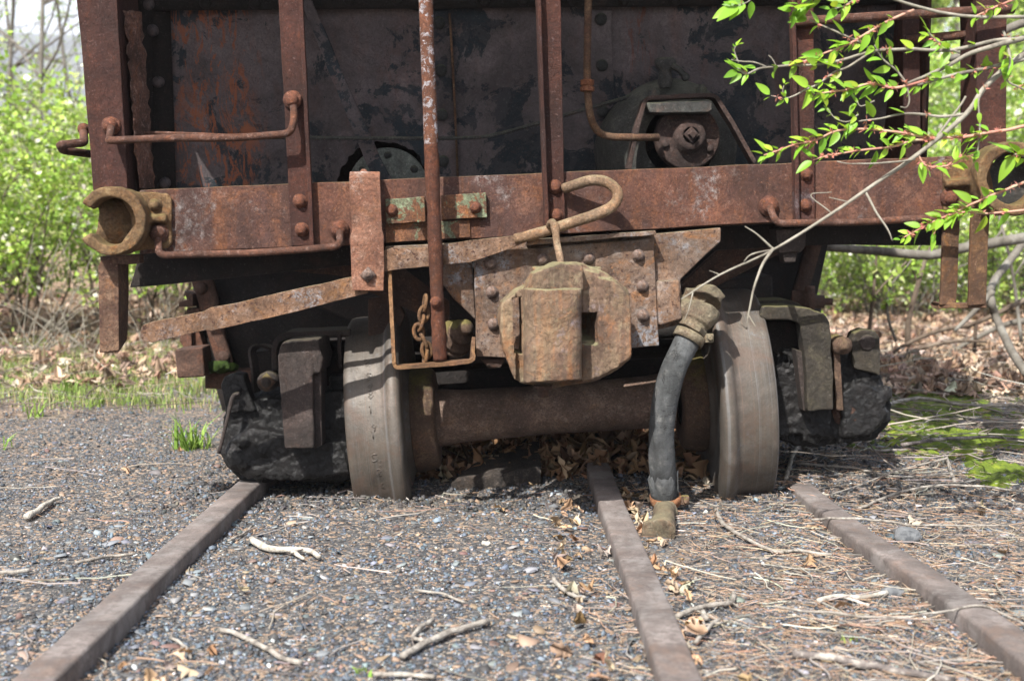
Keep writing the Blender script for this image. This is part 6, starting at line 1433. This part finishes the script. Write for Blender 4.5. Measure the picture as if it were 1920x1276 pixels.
for t, Pp, dens, sz in LV:
    Vv, Ff, Tt = [], [], []; L = sum((b-a).length for a, b in zip(Pp, Pp[1:])); n = max(1, int(L/0.019*dens)); bud = sz < 0.03
    for i in range(n+2):
        f = min(0.999, (i+0.4*rng.random())/(n+1)); 
        if f < 0.12 and not bud: continue
        k = int(f*(len(Pp)-1)); p0 = Pp[k]+(Pp[min(k+1, len(Pp)-1)]-Pp[k])*(f*(len(Pp)-1)-k); d0 = (Pp[min(k+1, len(Pp)-1)]-Pp[max(0, k-1)]).normalized()
        for sgn in ((1, -1) if rng.random() < 0.8 else (rng.choice((1, -1)),)):
            d = (d0*rng.uniform(0.5, 1.1)+Vector((rng.gauss(-0.1, 0.25), rng.gauss(-0.15, 0.35), sgn*rng.uniform(0.3, 1.0)-0.12))).normalized()
            nrm = Vector((rng.gauss(0, 0.55), rng.gauss(-0.55, 0.5), rng.gauss(0.8, 0.4))); s_ = d.cross(nrm).normalized(); nn = s_.cross(d)
            S = sz*rng.choice((0.5, 0.8, 1.0, 1.25))*rng.uniform(0.85, 1.15); cur = rng.uniform(-0.25, 0.1); fold = rng.uniform(0.15, 0.6)
            base = len(Vv); q = p0+d*0.004
            for tt, wv in prof_:
                c_ = q+d*S*tt+nn*S*cur*tt*tt
                Vv.append(c_-s_*S*wv+nn*S*wv*fold); Vv.append(c_); Vv.append(c_+s_*S*wv+nn*S*wv*fold)
            g_ = rng.random(); col = np.array((0.16, 0.37, 0.03))*(1-g_)+np.array((0.33, 0.54, 0.05))*g_
            col = col*rng.uniform(0.65, 1.2)+(np.array((0.10, 0.02, 0.0)) if rng.random() < 0.12 else 0)
            for j in range(len(prof_)-1):
                a_ = base+j*3; Ff += [[a_, a_+1, a_+4, a_+3], [a_+1, a_+2, a_+5, a_+4]]
            Tt += [col]*(3*len(prof_))
    # little red leaf-stalk clusters
    for i in range(n):
        if rng.random() > 0.65 or bud: continue
        k = rng.randrange(len(Pp)-1); p0 = Pp[k]
        for _ in range(6):
            base = len(Vv); d = Vector((rng.gauss(0, 1), rng.gauss(0, 1), rng.gauss(0, 1))).normalized(); s_ = d.orthogonal().normalized()*0.0022
            Vv += [p0, p0+d*0.006+s_, p0+d*0.012, p0+d*0.006-s_]; Ff.append([base, base+1, base+2, base+3]); Tt += [(0.55, 0.20, 0.17)]*4
    if not Vv: continue
    me = np_mesh('leaves', np.array([tuple(q) for q in Vv])-np.array(world_loc(t)), np.array(Ff), 4, np.array(Tt)); me.materials.append(M['leaf'])
    me.polygons.foreach_set('use_smooth', [True]*len(me.polygons))
    o = bpy.data.objects.new('leaves', me); C.objects.link(o); o.parent = t

# ---------------------------------------------------------------- far wood and hill
def far_wood(name, label, n, box_, lsize, cols):
    x0, x1, y0, y1, z0, z1 = box_
    Pp = np.stack([RG.uniform(x0, x1, n), RG.uniform(y0, y1, n), z0+(z1-z0)*RG.random(n)**1.1], -1)
    m_ = np.array([mnoise.noise(Vector(q)*0.35)+0.6*mnoise.noise(Vector(q)*1.1) for q in Pp]); Pp = Pp[m_ > -0.10]
    V_, F_, T_ = leafquads(Pp, Pp*0+RG.normal(0, 1, Pp.shape), RG.uniform(0.6, 1.3, len(Pp))*lsize, cols, [4, 4, 3, 2], 0.42, 0.5)
    # thin trunks among the leaves
    rng = random.Random(len(name)); b = bmesh.new()
    for i in range(60):
        x = rng.uniform(x0, x1); y = rng.uniform(y0, y1); l_ = rng.gauss(0, 0.6)
        tube(b, [Vector((x, y, -0.3)), Vector((x+l_*0.4, y, z1*0.5)), Vector((x+l_, y, z1*1.1))], [rng.uniform(0.05, 0.16), 0.06, 0.02], 6)
    tb = bpy.data.meshes.new('t'); b.to_mesh(tb); b.free()
    tv = np.empty(len(tb.vertices)*3, np.float32); tb.vertices.foreach_get('co', tv); tv = tv.reshape(-1, 3)
    tf_ = np.array([list(p_.vertices) for p_ in tb.polygons if len(p_.vertices) == 4])
    me = np_mesh(name, np.concatenate([V_, tv]), np.concatenate([F_, tf_+len(V_)]), 4, np.concatenate([T_, np.tile([(0.36, 0.34, 0.30)], (len(tv), 1))]))
    return tag(obj(name, me, M['far_leaf'], smooth=False), label, 'wood', kind='stuff')
far_wood('far_wood', 'blurred spring wood far behind the car on the right', 52000, (5, 34, 30, 60, 0.5, 14), 0.26, [(0.40, 0.48, 0.18), (0.50, 0.57, 0.24), (0.32, 0.40, 0.14), (0.58, 0.60, 0.38)])
far_wood('far_wood', 'thin green wood at the foot of the hill on the left', 22000, (-46, -10, 38, 80, 0, 6), 0.30, [(0.26, 0.36, 0.10), (0.33, 0.42, 0.14), (0.24, 0.28, 0.12), (0.36, 0.36, 0.24)])
xs = np.linspace(-700, 500, 90); ys = np.linspace(150, 800, 40); V = np.zeros((40, 90, 3)); V[:, :, 0] = xs; V[:, :, 1] = ys[:, None]
for j in range(40):
    for i in range(90):
        t_ = j/39; V[j, i, 2] = 74*math.sin(min(1, t_*1.5)*math.pi/2)*(1+0.16*mnoise.noise(Vector((xs[i]*0.004, ys[j]*0.004, 2)))+0.05*mnoise.noise(Vector((xs[i]*0.03, ys[j]*0.03, 5))))-3+(-xs[i]-80)*0.06
idx = np.arange(40*90).reshape(40, 90); F = np.stack([idx[:-1, :-1], idx[:-1, 1:], idx[1:, 1:], idx[1:, :-1]], -1).reshape(-1, 4)
tag(obj('hill', np_mesh('hill', V.reshape(-1, 3), F, 4), M['hill']), 'bare grey wooded hillside against the sky', 'hill', kind='structure')

# ---------------------------------------------------------------- the air between here and the hill
b = bmesh.new(); box(b, (-905, -905, -12), (905, 1205, 170)); hz = obj('haze', b, None, smooth=False)
hm = bpy.data.materials.new('haze'); hm.use_nodes = True; hn = hm.node_tree; hn.nodes.clear()
ho = hn.nodes.new('ShaderNodeOutputMaterial'); hv_ = hn.nodes.new('ShaderNodeVolumePrincipled'); hv_.inputs['Color'].default_value = (0.85, 0.90, 1.0, 1)
hv_.inputs['Density'].default_value = 0.0009; hn.links.new(hv_.outputs[0], ho.inputs['Volume']); hz.data.materials.append(hm)
tag(hz, 'thin pale haze lying over the valley', 'haze', kind='stuff')
